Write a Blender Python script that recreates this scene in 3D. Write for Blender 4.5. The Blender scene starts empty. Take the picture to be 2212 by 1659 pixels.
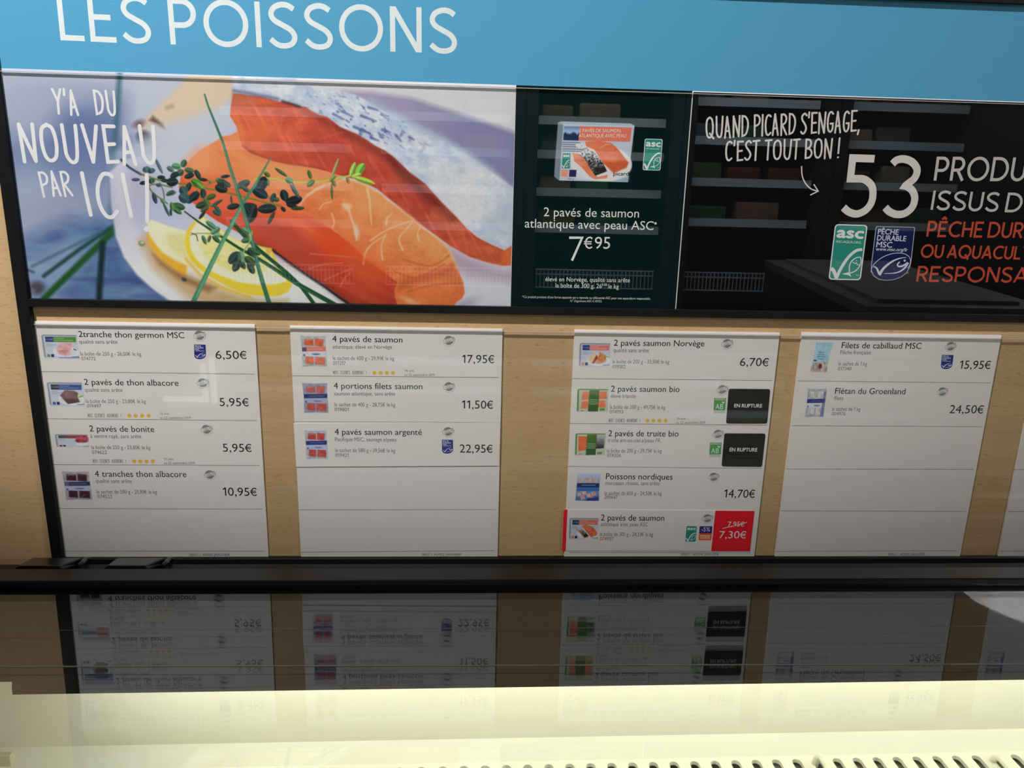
import bpy, bmesh, math, random
import numpy as np
from mathutils import Vector, Matrix

random.seed(7)
rng = np.random.default_rng(11)
S = bpy.context.scene
COL = S.collection

# ------------------------------------------------------------------ camera
FPX, W, H = 1686.15, 2212.0, 1659.0           # focal length in pixels, frame
YAW, PITCH, ROLL = (math.radians(a) for a in (-3.2917, -14.8173, -1.4931))
DIST, ZC = 0.766, 1.30                        # lens to board, lens height


def _rot(a, b, c):
    ca, sa, cb, sb, cc, sc = math.cos(a), math.sin(a), math.cos(b), math.sin(b), math.cos(c), math.sin(c)
    return (np.array([[ca, -sa, 0], [sa, ca, 0], [0, 0, 1]])
            @ np.array([[1, 0, 0], [0, cb, -sb], [0, sb, cb]])
            @ np.array([[cc, 0, sc], [0, 1, 0], [-sc, 0, cc]]))


RC = _rot(YAW, PITCH, ROLL)
cam = bpy.data.cameras.new('camera')
cam.sensor_fit = 'HORIZONTAL'
cam.sensor_width = 36.0
cam.lens = 36.0 * FPX / W
cam.clip_start = 0.02
camo = bpy.data.objects.new('camera', cam)
COL.objects.link(camo)
m4 = Matrix.Identity(4)
for i in range(3):
    m4[i][0], m4[i][1], m4[i][2] = RC[i, 0], RC[i, 2], -RC[i, 1]
m4[0][3], m4[1][3], m4[2][3] = 0.0, -DIST, ZC
camo.matrix_world = m4
S.camera = camo


def ray(px, py):
    return RC @ np.array([(px - W / 2) / FPX, 1.0, -(py - H / 2) / FPX])


def at(px, py, Y=0.0):
    """the place on the upright plane y = Y that the photograph shows at (px, py)"""
    d = ray(px, py)
    t = (DIST + Y) / d[1]
    return Vector((d[0] * t, Y, ZC + d[2] * t))


def atz(px, py, Z):
    """the place on the level plane z = Z (relative to the lens) seen at (px, py)"""
    d = ray(px, py)
    t = Z / d[2]
    return Vector((d[0] * t, -DIST + d[1] * t, ZC + Z))


def to_px(X, Y, Z):
    q = np.stack([X, Y + DIST, Z - ZC], -1) @ RC
    return W / 2 + FPX * q[..., 0] / q[..., 1], H / 2 - FPX * q[..., 2] / q[..., 1]


# ------------------------------------------------------------------ world, light, exposure
S.view_settings.view_transform = 'Standard'
S.view_settings.look = 'None'
S.view_settings.gamma = 1.0
S.view_settings.use_curve_mapping = False
S.view_settings.exposure = 0.0
S.cycles.transparent_max_bounces = 24
S.cycles.max_bounces = 10
wd = bpy.data.worlds.new('shop_ambience')
S.world = wd
wd.use_nodes = True
wd.node_tree.nodes['Background'].inputs[0].default_value = (1.0, 0.95, 0.9, 1)
wd.node_tree.nodes['Background'].inputs[1].default_value = 0.012


def lamp(name, kind, loc, target, power, color, **kw):
    l = bpy.data.lights.new(name, kind)
    l.energy = power
    l.color = color
    for k, v in kw.items():
        setattr(l, k, v)
    o = bpy.data.objects.new(name, l)
    COL.objects.link(o)
    o.location = loc
    o.rotation_euler = (Vector(target) - Vector(loc)).to_track_quat('-Z', 'Y').to_euler()
    return o


# ceiling spot above and left of the board; its cone falls off to the right and downwards
lamp('ceiling_spot', 'SPOT', (-0.616, -0.802, ZC + 1.058), (-0.449, 0.0, ZC + 1.007), 107.0, (1.0, 0.966, 0.962),
     spot_size=2 * 1.0227, spot_blend=0.1624, shadow_soft_size=0.018)
# softer room light on the board
lamp('room_light', 'AREA', (0.1, -1.7, ZC + 1.25), (0.1, 0.0, ZC - 0.1), 0.05, (1.0, 0.95, 0.9),
     shape='RECTANGLE', size=1.6, size_y=0.5)
# added area lamp, no fixture seen: brightens the tall freezers the glass mirrors
lamp('aisle_fill', 'AREA', (0.2, -1.95, ZC + 1.25), (0.2, -2.95, ZC + 0.0), 60.0, (0.86, 0.95, 1.0),
     shape='RECTANGLE', size=3.0, size_y=0.3)


# ------------------------------------------------------------------ materials
def lin(c):
    c = np.asarray(c, float) / 255.0
    return np.where(c <= 0.04045, c / 12.92, ((c + 0.055) / 1.055) ** 2.4)


MATS = {}


def mat(name, rgb, rough=0.6, spec=0.3, k=0.78, grain=0.04, scale=90.0, metal=0.0, bump=0.0):
    """procedural paint; rgb is the look in the photo, k the light it stands in"""
    if name in MATS:
        return MATS[name]
    m = bpy.data.materials.new(name)
    m.use_nodes = True
    nt = m.node_tree
    b = nt.nodes['Principled BSDF']
    c = np.clip(lin(rgb) / k, 0.0, 0.92)
    tc = nt.nodes.new('ShaderNodeTexCoord')
    nz = nt.nodes.new('ShaderNodeTexNoise')
    nz.inputs['Scale'].default_value = scale
    nz.inputs['Detail'].default_value = 4
    nt.links.new(tc.outputs['Object'], nz.inputs['Vector'])
    mx = nt.nodes.new('ShaderNodeMix')
    mx.data_type = 'RGBA'
    mx.inputs['A'].default_value = (*np.clip(c * (1 - grain), 0, 1), 1)
    mx.inputs['B'].default_value = (*np.clip(c * (1 + grain), 0, 1), 1)
    nt.links.new(nz.outputs['Fac'], mx.inputs['Factor'])
    nt.links.new(mx.outputs['Result'], b.inputs['Base Color'])
    b.inputs['Roughness'].default_value = rough
    b.inputs['Specular IOR Level'].default_value = spec
    b.inputs['Metallic'].default_value = metal
    if bump:
        bp = nt.nodes.new('ShaderNodeBump')
        bp.inputs['Strength'].default_value = bump
        bp.inputs['Distance'].default_value = 0.0006
        nt.links.new(nz.outputs['Fac'], bp.inputs['Height'])
        nt.links.new(bp.outputs['Normal'], b.inputs['Normal'])
    MATS[name] = m
    return m


def print_mat():
    m = bpy.data.materials.new('printed_picture')
    m.use_nodes = True
    nt = m.node_tree
    a = nt.nodes.new('ShaderNodeVertexColor')
    a.layer_name = 'ink'
    nt.links.new(a.outputs['Color'], nt.nodes['Principled BSDF'].inputs['Base Color'])
    nt.nodes['Principled BSDF'].inputs['Roughness'].default_value = 0.55
    nt.nodes['Principled BSDF'].inputs['Specular IOR Level'].default_value = 0.15
    return m


def glass_mat(name, tint, f0=0.045, gain=1.0, rough=0.0, refl=(1, 1, 1), both=False):
    m = bpy.data.materials.new(name)
    m.use_nodes = True
    nt = m.node_tree
    nt.nodes.remove(nt.nodes['Principled BSDF'])
    out = nt.nodes['Material Output']
    lw = nt.nodes.new('ShaderNodeLayerWeight')
    lw.inputs['Blend'].default_value = 0.5
    pw = nt.nodes.new('ShaderNodeMath'); pw.operation = 'POWER'; pw.inputs[1].default_value = 5.0
    ml = nt.nodes.new('ShaderNodeMath'); ml.operation = 'MULTIPLY_ADD'
    ml.inputs[1].default_value = (1 - f0) * gain * (1.7 if both else 1.0); ml.inputs[2].default_value = f0 * gain
    tr = nt.nodes.new('ShaderNodeBsdfTransparent'); tr.inputs[0].default_value = (*tint, 1)
    gl = nt.nodes.new('ShaderNodeBsdfGlossy'); gl.inputs['Roughness'].default_value = rough
    gl.inputs['Color'].default_value = (*refl, 1)
    mx = nt.nodes.new('ShaderNodeMixShader')
    L = nt.links.new
    L(lw.outputs['Facing'], pw.inputs[0]); L(pw.outputs[0], ml.inputs[0]); L(ml.outputs[0], mx.inputs[0])
    L(tr.outputs[0], mx.inputs[1]); L(gl.outputs[0], mx.inputs[2]); L(mx.outputs[0], out.inputs['Surface'])
    return m


def clear_mat(name, tint):
    m = bpy.data.materials.new(name)
    m.use_nodes = True
    nt = m.node_tree
    tr = nt.nodes.new('ShaderNodeBsdfTransparent')
    tr.inputs[0].default_value = (*tint, 1)
    nt.links.new(tr.outputs[0], nt.nodes['Material Output'].inputs['Surface'])
    return m


def edge_mat():
    m = mat('acrylic_edge', (150, 154, 150), 0.3, 0.5, 0.6)
    nt = m.node_tree
    tr = nt.nodes.new('ShaderNodeBsdfTransparent')
    mx = nt.nodes.new('ShaderNodeMixShader')
    mx.inputs[0].default_value = 0.68
    nt.links.new(tr.outputs[0], mx.inputs[1])
    nt.links.new(nt.nodes['Principled BSDF'].outputs[0], mx.inputs[2])
    nt.links.new(mx.outputs[0], nt.nodes['Material Output'].inputs['Surface'])
    return m


def emit_mat(name, rgb, strength):
    m = bpy.data.materials.new(name)
    m.use_nodes = True
    nt = m.node_tree
    e = nt.nodes.new('ShaderNodeEmission')
    e.inputs[0].default_value = (*rgb, 1)
    e.inputs[1].default_value = strength
    nt.links.new(e.outputs[0], nt.nodes['Material Output'].inputs['Surface'])
    return m


def oak_mat():
    m = bpy.data.materials.new('light_oak_panel')
    m.use_nodes = True
    nt = m.node_tree
    N, L = nt.nodes.new, nt.links.new
    b = nt.nodes['Principled BSDF']
    tc = N('ShaderNodeTexCoord')

    def noise(sx, sz, sc, det=4):
        mp = N('ShaderNodeMapping'); mp.inputs['Scale'].default_value = (sx, 1, sz)
        n = N('ShaderNodeTexNoise'); n.inputs['Scale'].default_value = sc; n.inputs['Detail'].default_value = det
        L(tc.outputs['Object'], mp.inputs[0]); L(mp.outputs[0], n.inputs['Vector'])
        return n
    fine, broad, dash = noise(14, 260, 1.0), noise(3, 45, 1.0, 3), noise(110, 900, 1.0, 2)
    r1 = N('ShaderNodeValToRGB')
    r1.color_ramp.elements[0].position = 0.3; r1.color_ramp.elements[1].position = 0.72
    ca, cb = lin((206, 172, 124)) / 1.16, lin((222, 188, 142)) / 1.16
    r1.color_ramp.elements[0].color = (*ca, 1); r1.color_ramp.elements[1].color = (*cb, 1)
    mixn = N('ShaderNodeMix'); mixn.inputs['Factor'].default_value = 0.5
    L(fine.outputs['Fac'], mixn.inputs['A']); L(broad.outputs['Fac'], mixn.inputs['B'])
    L(mixn.outputs['Result'], r1.inputs[0])
    r2 = N('ShaderNodeValToRGB')
    r2.color_ramp.elements[0].position = 0.60; r2.color_ramp.elements[1].position = 0.70
    r2.color_ramp.elements[0].color = (0, 0, 0, 1); r2.color_ramp.elements[1].color = (1, 1, 1, 1)
    L(dash.outputs['Fac'], r2.inputs[0])
    mx = N('ShaderNodeMix'); mx.data_type = 'RGBA'
    mx.inputs['B'].default_value = (*(lin((150, 110, 66)) / 1.1), 1)
    sc = N('ShaderNodeMath'); sc.operation = 'MULTIPLY'; sc.inputs[1].default_value = 0.55
    L(r2.outputs[0], sc.inputs[0]); L(sc.outputs[0], mx.inputs['Factor']); L(r1.outputs[0], mx.inputs['A'])
    L(mx.outputs['Result'], b.inputs['Base Color'])
    b.inputs['Roughness'].default_value = 0.6
    b.inputs['Specular IOR Level'].default_value = 0.25
    bp = N('ShaderNodeBump'); bp.inputs['Strength'].default_value = 0.15; bp.inputs['Distance'].default_value = 0.0005
    L(fine.outputs['Fac'], bp.inputs['Height']); L(bp.outputs[0], b.inputs['Normal'])
    return m


PRINT = print_mat()
OAK = oak_mat()
BLACK = mat('satin_black_metal', (15, 16, 16), 0.5, 0.2, 0.7, 0.1, 200)
BLACKP = mat('black_plastic', (13, 13, 15), 0.3, 0.35, 0.6, 0.15, 500, bump=0.1)
PAPER = mat('white_paper', (214, 211, 208), 0.5, 0.2, 0.78, 0.012, 40)
INK = mat('black_ink', (34, 33, 34), 0.6, 0.1, 0.7, 0.02)
GREYINK = mat('grey_ink', (98, 96, 96), 0.6, 0.1, 0.7, 0.02)
RULE = mat('rule_ink', (92, 90, 90), 0.6, 0.1, 0.7, 0.02)
WHITEINK = mat('white_ink', (222, 218, 220), 0.6, 0.1, 0.8, 0.02)
LINER = mat('white_freezer_liner', (240, 238, 224), 0.45, 0.3, 1.0, 0.02, 20)


# ------------------------------------------------------------------ object helpers
def tag(o, label=None, cat=None, group=None, kind=None):
    for k, v in (('label', label), ('category', cat), ('group', group), ('kind', kind)):
        if v:
            o[k] = v
    return o


def thing(name, loc, label, cat, group=None):
    o = bpy.data.objects.new(name, None)
    o.empty_display_size = 0.05
    COL.objects.link(o)
    o.location = loc
    return tag(o, label, cat, group)


def world_loc(o):
    v = Vector((0, 0, 0))
    while o is not None:
        v = v + o.location
        o = o.parent
    return v


def obj(name, verts, faces, m, parent=None, loc=None, smooth=False):
    """ONE mesh object from world-space vertices; origin at its parent's or at loc"""
    o_loc = world_loc(parent) if parent is not None else Vector(loc if loc is not None else (0, 0, 0))
    me = bpy.data.meshes.new(name)
    me.from_pydata([tuple(Vector(v) - o_loc) for v in verts], [], faces)
    mats = m if isinstance(m, (list, tuple)) else [m]
    for q in mats:
        me.materials.append(q)
    if smooth:
        me.polygons.foreach_set('use_smooth', [True] * len(me.polygons))
    me.update()
    o = bpy.data.objects.new(name, me)
    COL.objects.link(o)
    if parent is not None:
        o.parent = parent
    else:
        o.location = o_loc
    return o


class MB:
    """collects shapes that become one mesh"""
    def __init__(self):
        self.v, self.f, self.mi = [], [], []
        self.cur = 0

    def add(self, vs, fs):
        n = len(self.v)
        self.v += [tuple(p) for p in vs]
        self.f += [tuple(i + n for i in f) for f in fs]
        self.mi += [self.cur] * len(fs)

    def box(self, x0, x1, y0, y1, z0, z1, bev=0.0):
        if bev <= 0:
            vs = [(x, y, z) for x in (x0, x1) for y in (y0, y1) for z in (z0, z1)]
            self.add(vs, [(0, 1, 3, 2), (4, 6, 7, 5), (0, 4, 5, 1), (2, 3, 7, 6), (0, 2, 6, 4), (1, 5, 7, 3)])
            return
        bm = bmesh.new()
        bmesh.ops.create_cube(bm, size=1.0)
        for v in bm.verts:
            v.co = Vector(((x0 + x1) / 2 + v.co.x * (x1 - x0), (y0 + y1) / 2 + v.co.y * (y1 - y0),
                           (z0 + z1) / 2 + v.co.z * (z1 - z0)))
        bmesh.ops.bevel(bm, geom=bm.edges[:], offset=bev, segments=3, affect='EDGES', profile=0.5)
        bm.verts.index_update()
        self.add([v.co[:] for v in bm.verts], [[v.index for v in f.verts] for f in bm.faces])
        bm.free()

    def prism(self, prof, x0, x1, y_shift=0.0):
        """profile [(y, z)] swept along x; y_shift moves the far end"""
        n = len(prof)
        vs = [(x0, y, z) for y, z in prof] + [(x1, y + y_shift, z) for y, z in prof]
        fs = [(i, (i + 1) % n, n + (i + 1) % n, n + i) for i in range(n)]
        fs += [tuple(range(n))[::-1], tuple(range(n, 2 * n))]
        self.add(vs, fs)

    def tube(self, pts, r, n=10, caps=True):
        pts = [Vector(p) for p in pts]
        rings = []
        up = Vector((0.3, 0.2, 0.9)).normalized()
        for i, p in enumerate(pts):
            d = (pts[min(i + 1, len(pts) - 1)] - pts[max(i - 1, 0)]).normalized()
            a = d.cross(up)
            if a.length < 1e-4:
                a = d.cross(Vector((1, 0, 0)))
            a.normalize()
            b = d.cross(a)
            rings.append([p + (a * math.cos(t) + b * math.sin(t)) * r for t in
                          (2 * math.pi * k / n for k in range(n))])
        vs = [v for rg in rings for v in rg]
        fs = []
        for i in range(len(pts) - 1):
            for k in range(n):
                fs.append((i * n + k, i * n + (k + 1) % n, (i + 1) * n + (k + 1) % n, (i + 1) * n + k))
        if caps:
            fs += [tuple(range(n))[::-1], tuple(range((len(pts) - 1) * n, len(pts) * n))]
        self.add(vs, fs)

    def poly(self, pts):
        self.add(pts, [tuple(range(len(pts)))])

    def build(self, name, m, parent=None, loc=None, smooth=False):
        o = obj(name, self.v, self.f, m, parent, loc, smooth)
        if isinstance(m, (list, tuple)) and len(m) > 1:
            o.data.polygons.foreach_set('material_index', self.mi)
        return o


# ------------------------------------------------------------------ writing
_cache = {}


def glyphs(body, offset=0.0):
    """outline of a line of type in the built-in typeface: vertices (n,2), faces, cap height"""
    key = (body, offset)
    if key in _cache:
        return _cache[key]
    cu = bpy.data.curves.new('type', 'FONT')
    cu.body = body
    cu.size = 1.0
    cu.offset = offset
    cu.resolution_u = 3
    cu.fill_mode = 'FRONT'
    ob = bpy.data.objects.new('type', cu)
    me = bpy.data.meshes.new_from_object(ob)
    co = np.empty(len(me.vertices) * 3)
    me.vertices.foreach_get('co', co)
    fs = [tuple(p.vertices) for p in me.polygons]
    bpy.data.objects.remove(ob)
    bpy.data.curves.remove(cu)
    bpy.data.meshes.remove(me)
    _cache[key] = (co.reshape(-1, 3)[:, :2], fs)
    return _cache[key]


CAP = glyphs('H')[0][:, 1].max()
_I = glyphs('I')[0]
STEM = _I[:, 0].max() - _I[:, 0].min()


def advance(run):
    return glyphs(run + 'I')[0][:, 0].max() - _I[:, 0].max() if run else 0.0


def outline(body):
    """a line of type with a flagged 1 and an open euro sign"""
    key = ('line', body)
    if key in _cache:
        return _cache[key]
    V, F, x, run = [], [], 0.0, ''

    def put(co, fs):
        n = len(V)
        V.extend((c[0] + x, c[1]) for c in co)
        F.extend(tuple(i + n for i in f) for f in fs)
    for ch in body + '\0':
        if ch not in '1€\0':
            run += ch
            continue
        if run.strip():
            put(*glyphs(run))
        x += advance(run)
        run = ''
        if ch == '1':
            s, c = .20, CAP
            put([(s, 0), (s + STEM, 0), (s + STEM, c), (s, c), (s, c - STEM * 1.25), (.055, c - .21), (.055, c - .21 + STEM * 1.1)],
                [(0, 1, 2, 3), (3, 6, 5, 4)])
            x += .40
        elif ch == '€':
            a_ = [math.radians(48 + (312 - 48) * i / 22) for i in range(23)]
            o = [(.33 + .27 * math.cos(t), CAP / 2 + (CAP / 2 + .01) * math.sin(t)) for t in a_]
            q = [(.33 + (.27 - STEM * .95) * math.cos(t), CAP / 2 + (CAP / 2 + .01 - STEM * .85) * math.sin(t)) for t in a_]
            put(o + q, [(i, i + 1, 23 + i + 1, 23 + i) for i in range(22)])
            for yb in (CAP * .41, CAP * .59):
                h = STEM * .36
                put([(.005, yb - h), (.075, yb - h), (.075, yb + h), (.005, yb + h), (.13, yb - h), (.44, yb - h), (.46, yb + h), (.13, yb + h)], [(0, 1, 2, 3), (4, 5, 6, 7)])
            x += .60
    _cache[key] = (np.array(V), F)
    return _cache[key]


def type_line(mb, body, xl, xr, yb, cap, yb2=None, Y=-0.00006, offset=0.0):
    """a line of type whose ink runs from pixel xl to xr on baseline yb (yb2 at its end); cap in pixels"""
    yb2 = yb if yb2 is None else yb2
    co, fs = outline(body)
    a, b = at(xl, yb, Y), at(xr, yb2, Y)
    cph = (at(xl, yb - cap, Y) - a).length
    x0, x1 = co[:, 0].min(), co[:, 0].max()
    u = (b - a).normalized()
    w = Vector((-u.z, 0, u.x))
    sx, sy = (b - a).length / (x1 - x0), cph / CAP
    o = offset * sy
    for k, (du, dw) in enumerate(((0, 0),) if offset <= 0 else ((o, 0), (-o, 0), (0, o * .8), (0, -o * .8)) if offset > .008 else ((o, 0), (-o, 0))):
        mb.add([a + u * ((c[0] - x0) * sx + du) + w * (c[1] * sy + dw) - Vector((0, 1.2e-5 * k, 0)) for c in co], fs)


def arc(cx, cy, rx, ry, a0, a1, n=14):
    return [(cx + rx * math.cos(math.radians(a0 + (a1 - a0) * i / n)),
             cy + ry * math.sin(math.radians(a0 + (a1 - a0) * i / n))) for i in range(n + 1)]


def spline(P, n=6):
    Q = [P[0]] + list(P) + [P[-1]]
    out = []
    for i in range(1, len(Q) - 2):
        p0, p1, p2, p3 = (np.array(q, float) for q in Q[i - 1:i + 3])
        for k in range(n):
            t = k / n
            out.append(tuple(0.5 * (2 * p1 + (p2 - p0) * t + (2 * p0 - 5 * p1 + 4 * p2 - p3) * t * t
                                    + (3 * p1 - p0 - 3 * p2 + p3) * t ** 3)))
    out.append(tuple(P[-1]))
    return out


_S = spline([(.57, .86), (.45, .935), (.30, .95), (.14, .88), (.075, .74), (.14, .61), (.31, .51), (.49, .405),
             (.575, .26), (.52, .11), (.36, .05), (.19, .075), (.045, .19)])
GEO = {  # upright geometric capitals: advance, strokes
    'L': (.52, [[(.055, 1), (.055, .05), (.52, .05)]]),
    'E': (.56, [[(.55, .95), (.055, .95), (.055, .05), (.56, .05)], [(.055, .52), (.47, .52)]]),
    'Ê': (.56, [[(.55, .95), (.055, .95), (.055, .05), (.56, .05)], [(.055, .52), (.47, .52)],
                [(.14, 1.12), (.29, 1.25), (.44, 1.12)]]),
    'S': (.62, [_S]),
    'P': (.59, [[(.055, 0), (.055, .95)] + [(.27, .95)] + arc(.29, .69, .25, .26, 90, -90) + [(.055, .43)]]),
    'R': (.60, [[(.055, 0), (.055, .95)] + [(.27, .95)] + arc(.29, .70, .24, .25, 90, -90) + [(.055, .45)],
                [(.29, .45), (.57, 0)]]),
    'O': (.96, [arc(.48, .5, .43, .46, 90, 450, 40)]),
    'Q': (.96, [arc(.48, .5, .43, .46, 90, 450, 40), [(.52, .3), (.82, -.1)]]),
    'I': (.11, [[(.055, 0), (.055, 1)]]),
    'N': (.70, [[(.055, 0), (.055, 1)], [(.645, 0), (.645, 1)], [(.075, .97), (.625, .03)]]),
    'D': (.76, [[(.055, .05), (.055, .95)] + arc(.29, .5, .42, .45, 90, -90, 18) + [(.055, .05)]]),
    'U': (.66, [[(.055, 1), (.055, .34)] + arc(.33, .34, .275, .295, 180, 360, 16) + [(.605, 1)]]),
    'T': (.60, [[(0, .95), (.60, .95)], [(.30, .95), (.30, 0)]]),
    'C': (.76, [arc(.48, .5, .43, .455, 50, 310, 26)]),
    'H': (.66, [[(.055, 0), (.055, 1)], [(.605, 0), (.605, 1)], [(.055, .52), (.605, .52)]]),
    'A': (.76, [[(.04, 0), (.385, 1)], [(.72, 0), (.375, 1)], [(.15, .3), (.61, .3)]]),
    'B': (.60, [[(.055, .52), (.31, .52)] + arc(.32, .285, .225, .235, 90, -90) + [(.055, .05), (.055, .95), (.29, .95)]
                + arc(.29, .735, .20, .215, 90, -90)]),
    "'": (.08, [[(.05, 1), (.03, .74)]]),
    ' ': (.22, []),
    '5': (.68, [[(.60, .945), (.15, .945), (.12, .57), (.26, .57)] + arc(.27, .31, .30, .262, 88, -78, 16)
                + [(.20, .075), (.05, .17)]]),
    '3': (.64, [spline([(.10, .83), (.19, .92), (.34, .945), (.49, .88), (.54, .755), (.48, .62), (.34, .555), (.30, .53)])
                + spline([(.30, .52), (.44, .49), (.55, .39), (.555, .24), (.46, .10), (.30, .055), (.15, .09), (.05, .18)])]),
}
HAND = {  # narrow hand-drawn capitals
    'Y': (.30, [[(.02, 1), (.17, .52)], [(.30, 1), (.17, .50), (.15, .02)]]),
    "'": (.06, [[(.03, 1.0), (.02, .76)]]),
    'A': (.30, [[(.03, 0), (.11, .98)], [(.11, .98), (.27, 0)], [(.055, .30), (.22, .33)]]),
    'D': (.32, [[(.05, .03), (.03, .97)] + spline([(.03, .97), (.17, .93), (.28, .72), (.29, .42), (.21, .12), (.05, .03)])]),
    'U': (.33, [spline([(.03, .99), (.045, .5), (.06, .2), (.16, .02), (.26, .10), (.295, .45), (.31, .98)])]),
    'N': (.33, [[(.05, .0), (.03, .97)], [(.03, .97), (.29, .02)], [(.29, .02), (.31, .98)]]),
    'O': (.36, [spline([(.17, .97), (.06, .85), (.03, .5), (.08, .14), (.19, .03), (.30, .16), (.33, .52), (.28, .87), (.17, .97)])]),
    'Q': (.38, [spline([(.17, .97), (.06, .85), (.03, .5), (.08, .14), (.19, .03), (.30, .16), (.33, .52), (.28, .87), (.17, .97)]),
                [(.19, .22), (.37, -.02)]]),
    'V': (.33, [[(.02, .98), (.17, .02)], [(.17, .02), (.31, .96)]]),
    'E': (.26, [[(.25, .97), (.03, .97), (.05, .03), (.26, .05)], [(.04, .49), (.22, .51)]]),
    'P': (.28, [[(.05, .0), (.03, .97)] + spline([(.03, .97), (.18, .95), (.27, .77), (.22, .55), (.05, .46)])]),
    'R': (.30, [[(.05, .0), (.03, .97)] + spline([(.03, .97), (.17, .96), (.26, .80), (.21, .58), (.06, .48)]),
                [(.08, .49), (.29, .02)]]),
    'B': (.30, [[(.04, .03), (.03, .97)] + spline([(.03, .97), (.18, .94), (.24, .76), (.18, .57), (.06, .52)]),
                spline([(.06, .52), (.22, .46), (.29, .27), (.22, .08), (.04, .03)])]),
    'I': (.08, [[(.04, .99), (.045, .01)]]),
    'C': (.27, [spline([(.26, .90), (.17, .97), (.07, .86), (.03, .5), (.07, .15), (.16, .03), (.27, .13)])]),
    'S': (.26, [spline([(.25, .88), (.16, .97), (.05, .86), (.06, .68), (.18, .48), (.25, .28), (.19, .08), (.10, .03), (.02, .12)])]),
    'G': (.29, [spline([(.26, .88), (.17, .97), (.07, .86), (.03, .5), (.07, .15), (.17, .03), (.26, .16), (.27, .42)]) + [(.16, .42)]]),
    'T': (.27, [[(.01, .96), (.27, .98)], [(.14, .96), (.13, .0)]]),
    '!': (.08, [[(.05, .99), (.04, .24)], [(.04, .03), (.045, .03)]]),
    ',': (.06, [[(.05, .08), (.02, -.12)]]),
    'L': (.24, [[(.03, .98), (.05, .03), (.24, .05)]]),
    ' ': (.17, []),
    '_': (.40, []),
}


def ribbon(mb, pts, wd_, Y, rnd):
    """flat stroke of width wd_ along points (world x, z); rnd rounds ends"""
    P = [np.array(p, float) for p in pts]
    Q = [P[0]]
    for p in P[1:]:
        if np.linalg.norm(p - Q[-1]) > 1e-7:
            Q.append(p)
    P = Q
    h = wd_ / 2
    if len(P) == 1:
        c = P[0]
        mb.poly([(c[0] + h * math.cos(t), Y, c[1] + h * math.sin(t)) for t in np.linspace(0, 2 * math.pi, 16, endpoint=False)])
        return
    closed = np.linalg.norm(P[0] - P[-1]) < h * 0.2 and len(P) > 8
    L, R = [], []
    n = len(P)
    for i in range(n):
        a = P[i] - P[i - 1] if i > 0 else (P[0] - P[-2] if closed else P[1] - P[0])
        b = P[i + 1] - P[i] if i < n - 1 else (P[1] - P[0] if closed else P[-1] - P[-2])
        a = a / np.linalg.norm(a)
        b = b / np.linalg.norm(b)
        na, nb = np.array([-a[1], a[0]]), np.array([-b[1], b[0]])
        mvec = na + nb
        l = np.linalg.norm(mvec)
        mvec = na if l < 0.2 else mvec / l
        s = h / max(0.62, float(np.dot(mvec, na)))
        L.append(P[i] + mvec * s)
        R.append(P[i] - mvec * s)
    vs = [(p[0], Y - 1.5e-6 * i, p[1]) for i, p in enumerate(L)] + [(p[0], Y - 1.5e-6 * i, p[1]) for i, p in enumerate(R)]
    mb.add(vs, [(i, i + 1, n + i + 1, n + i) for i in range(n - 1)])
    if rnd and not closed:
        for c, d, yy in ((P[0], P[0] - P[1], Y), (P[-1], P[-1] - P[-2], Y - 1.5e-6 * n)):
            t0 = math.atan2(d[1], d[0])
            mb.poly([(c[0] + h * math.cos(t0 + t), yy, c[1] + h * math.sin(t0 + t))
                     for t in np.linspace(-math.pi / 2, math.pi / 2, 9)])


def stroke_line(mb, body, font, xl, xr, yb, cap, wpx, yb2=None, Y=-0.00006, gap=0.1, rnd=True, prefix=None, wob=0.0):
    """drawn capitals from pixel xl to xr; prefix is the stretch of text that spans xl..xr"""
    yb2 = yb if yb2 is None else yb2
    a, b = at(xl, yb, Y), at(xr, yb2, Y)
    capw = (at(xl, yb - cap, Y) - a).length
    pos, x = [], 0.0
    pre = prefix or body
    end = None
    for i, ch in enumerate(body):
        adv = font[ch][0]
        pos.append(x)
        x += adv + (gap if ch != ' ' else 0.0)
        if i == len(pre) - 1:
            end = x - gap
    u = (b - a).normalized()
    w = Vector((-u.z, 0, u.x))
    sx = (b - a).length / end
    wm = (at(xl + wpx, yb, Y) - a).length
    for i, ch in enumerate(body):
        dy = wob * capw * math.sin(i * 2.3)
        for j, s in enumerate(font[ch][1]):
            pts = [a + u * ((pos[i] + p[0]) * sx) + w * (p[1] * capw + dy) for p in s]
            ribbon(mb, [(p.x, p.z) for p in pts], wm, Y - 1.5e-5 * j, rnd)


def px_stroke(mb, pts, wpx, Y=-0.00006, rnd=True):
    q = [at(x, y, Y) for x, y in pts]
    wm = (at(pts[0][0] + wpx, pts[0][1], Y) - q[0]).length
    ribbon(mb, [(p.x, p.z) for p in q], wm, Y, rnd)


# ------------------------------------------------------------------ printed pictures
def vnoise(x, y, seed=0):
    xi, yi = np.floor(x).astype(np.int64), np.floor(y).astype(np.int64)
    fx, fy = x - xi, y - yi
    fx, fy = fx * fx * (3 - 2 * fx), fy * fy * (3 - 2 * fy)

    def h(a, b):
        n = (a * 374761393 + b * 668265263 + seed * 974634777) & 0x7fffffff
        n = ((n ^ (n >> 13)) * 1274126177) & 0x7fffffff
        return ((n ^ (n >> 16)) & 0xffff) / 65535.0
    return (h(xi, yi) * (1 - fx) + h(xi + 1, yi) * fx) * (1 - fy) + (h(xi, yi + 1) * (1 - fx) + h(xi + 1, yi + 1) * fx) * fy


def fbm(x, y, seed=0, octv=3):
    r, a, t = 0, 0.5, 0
    for o in range(octv):
        r = r + a * vnoise(x * 2 ** o, y * 2 ** o, seed + o)
        t += a
        a *= 0.5
    return r / t


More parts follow.
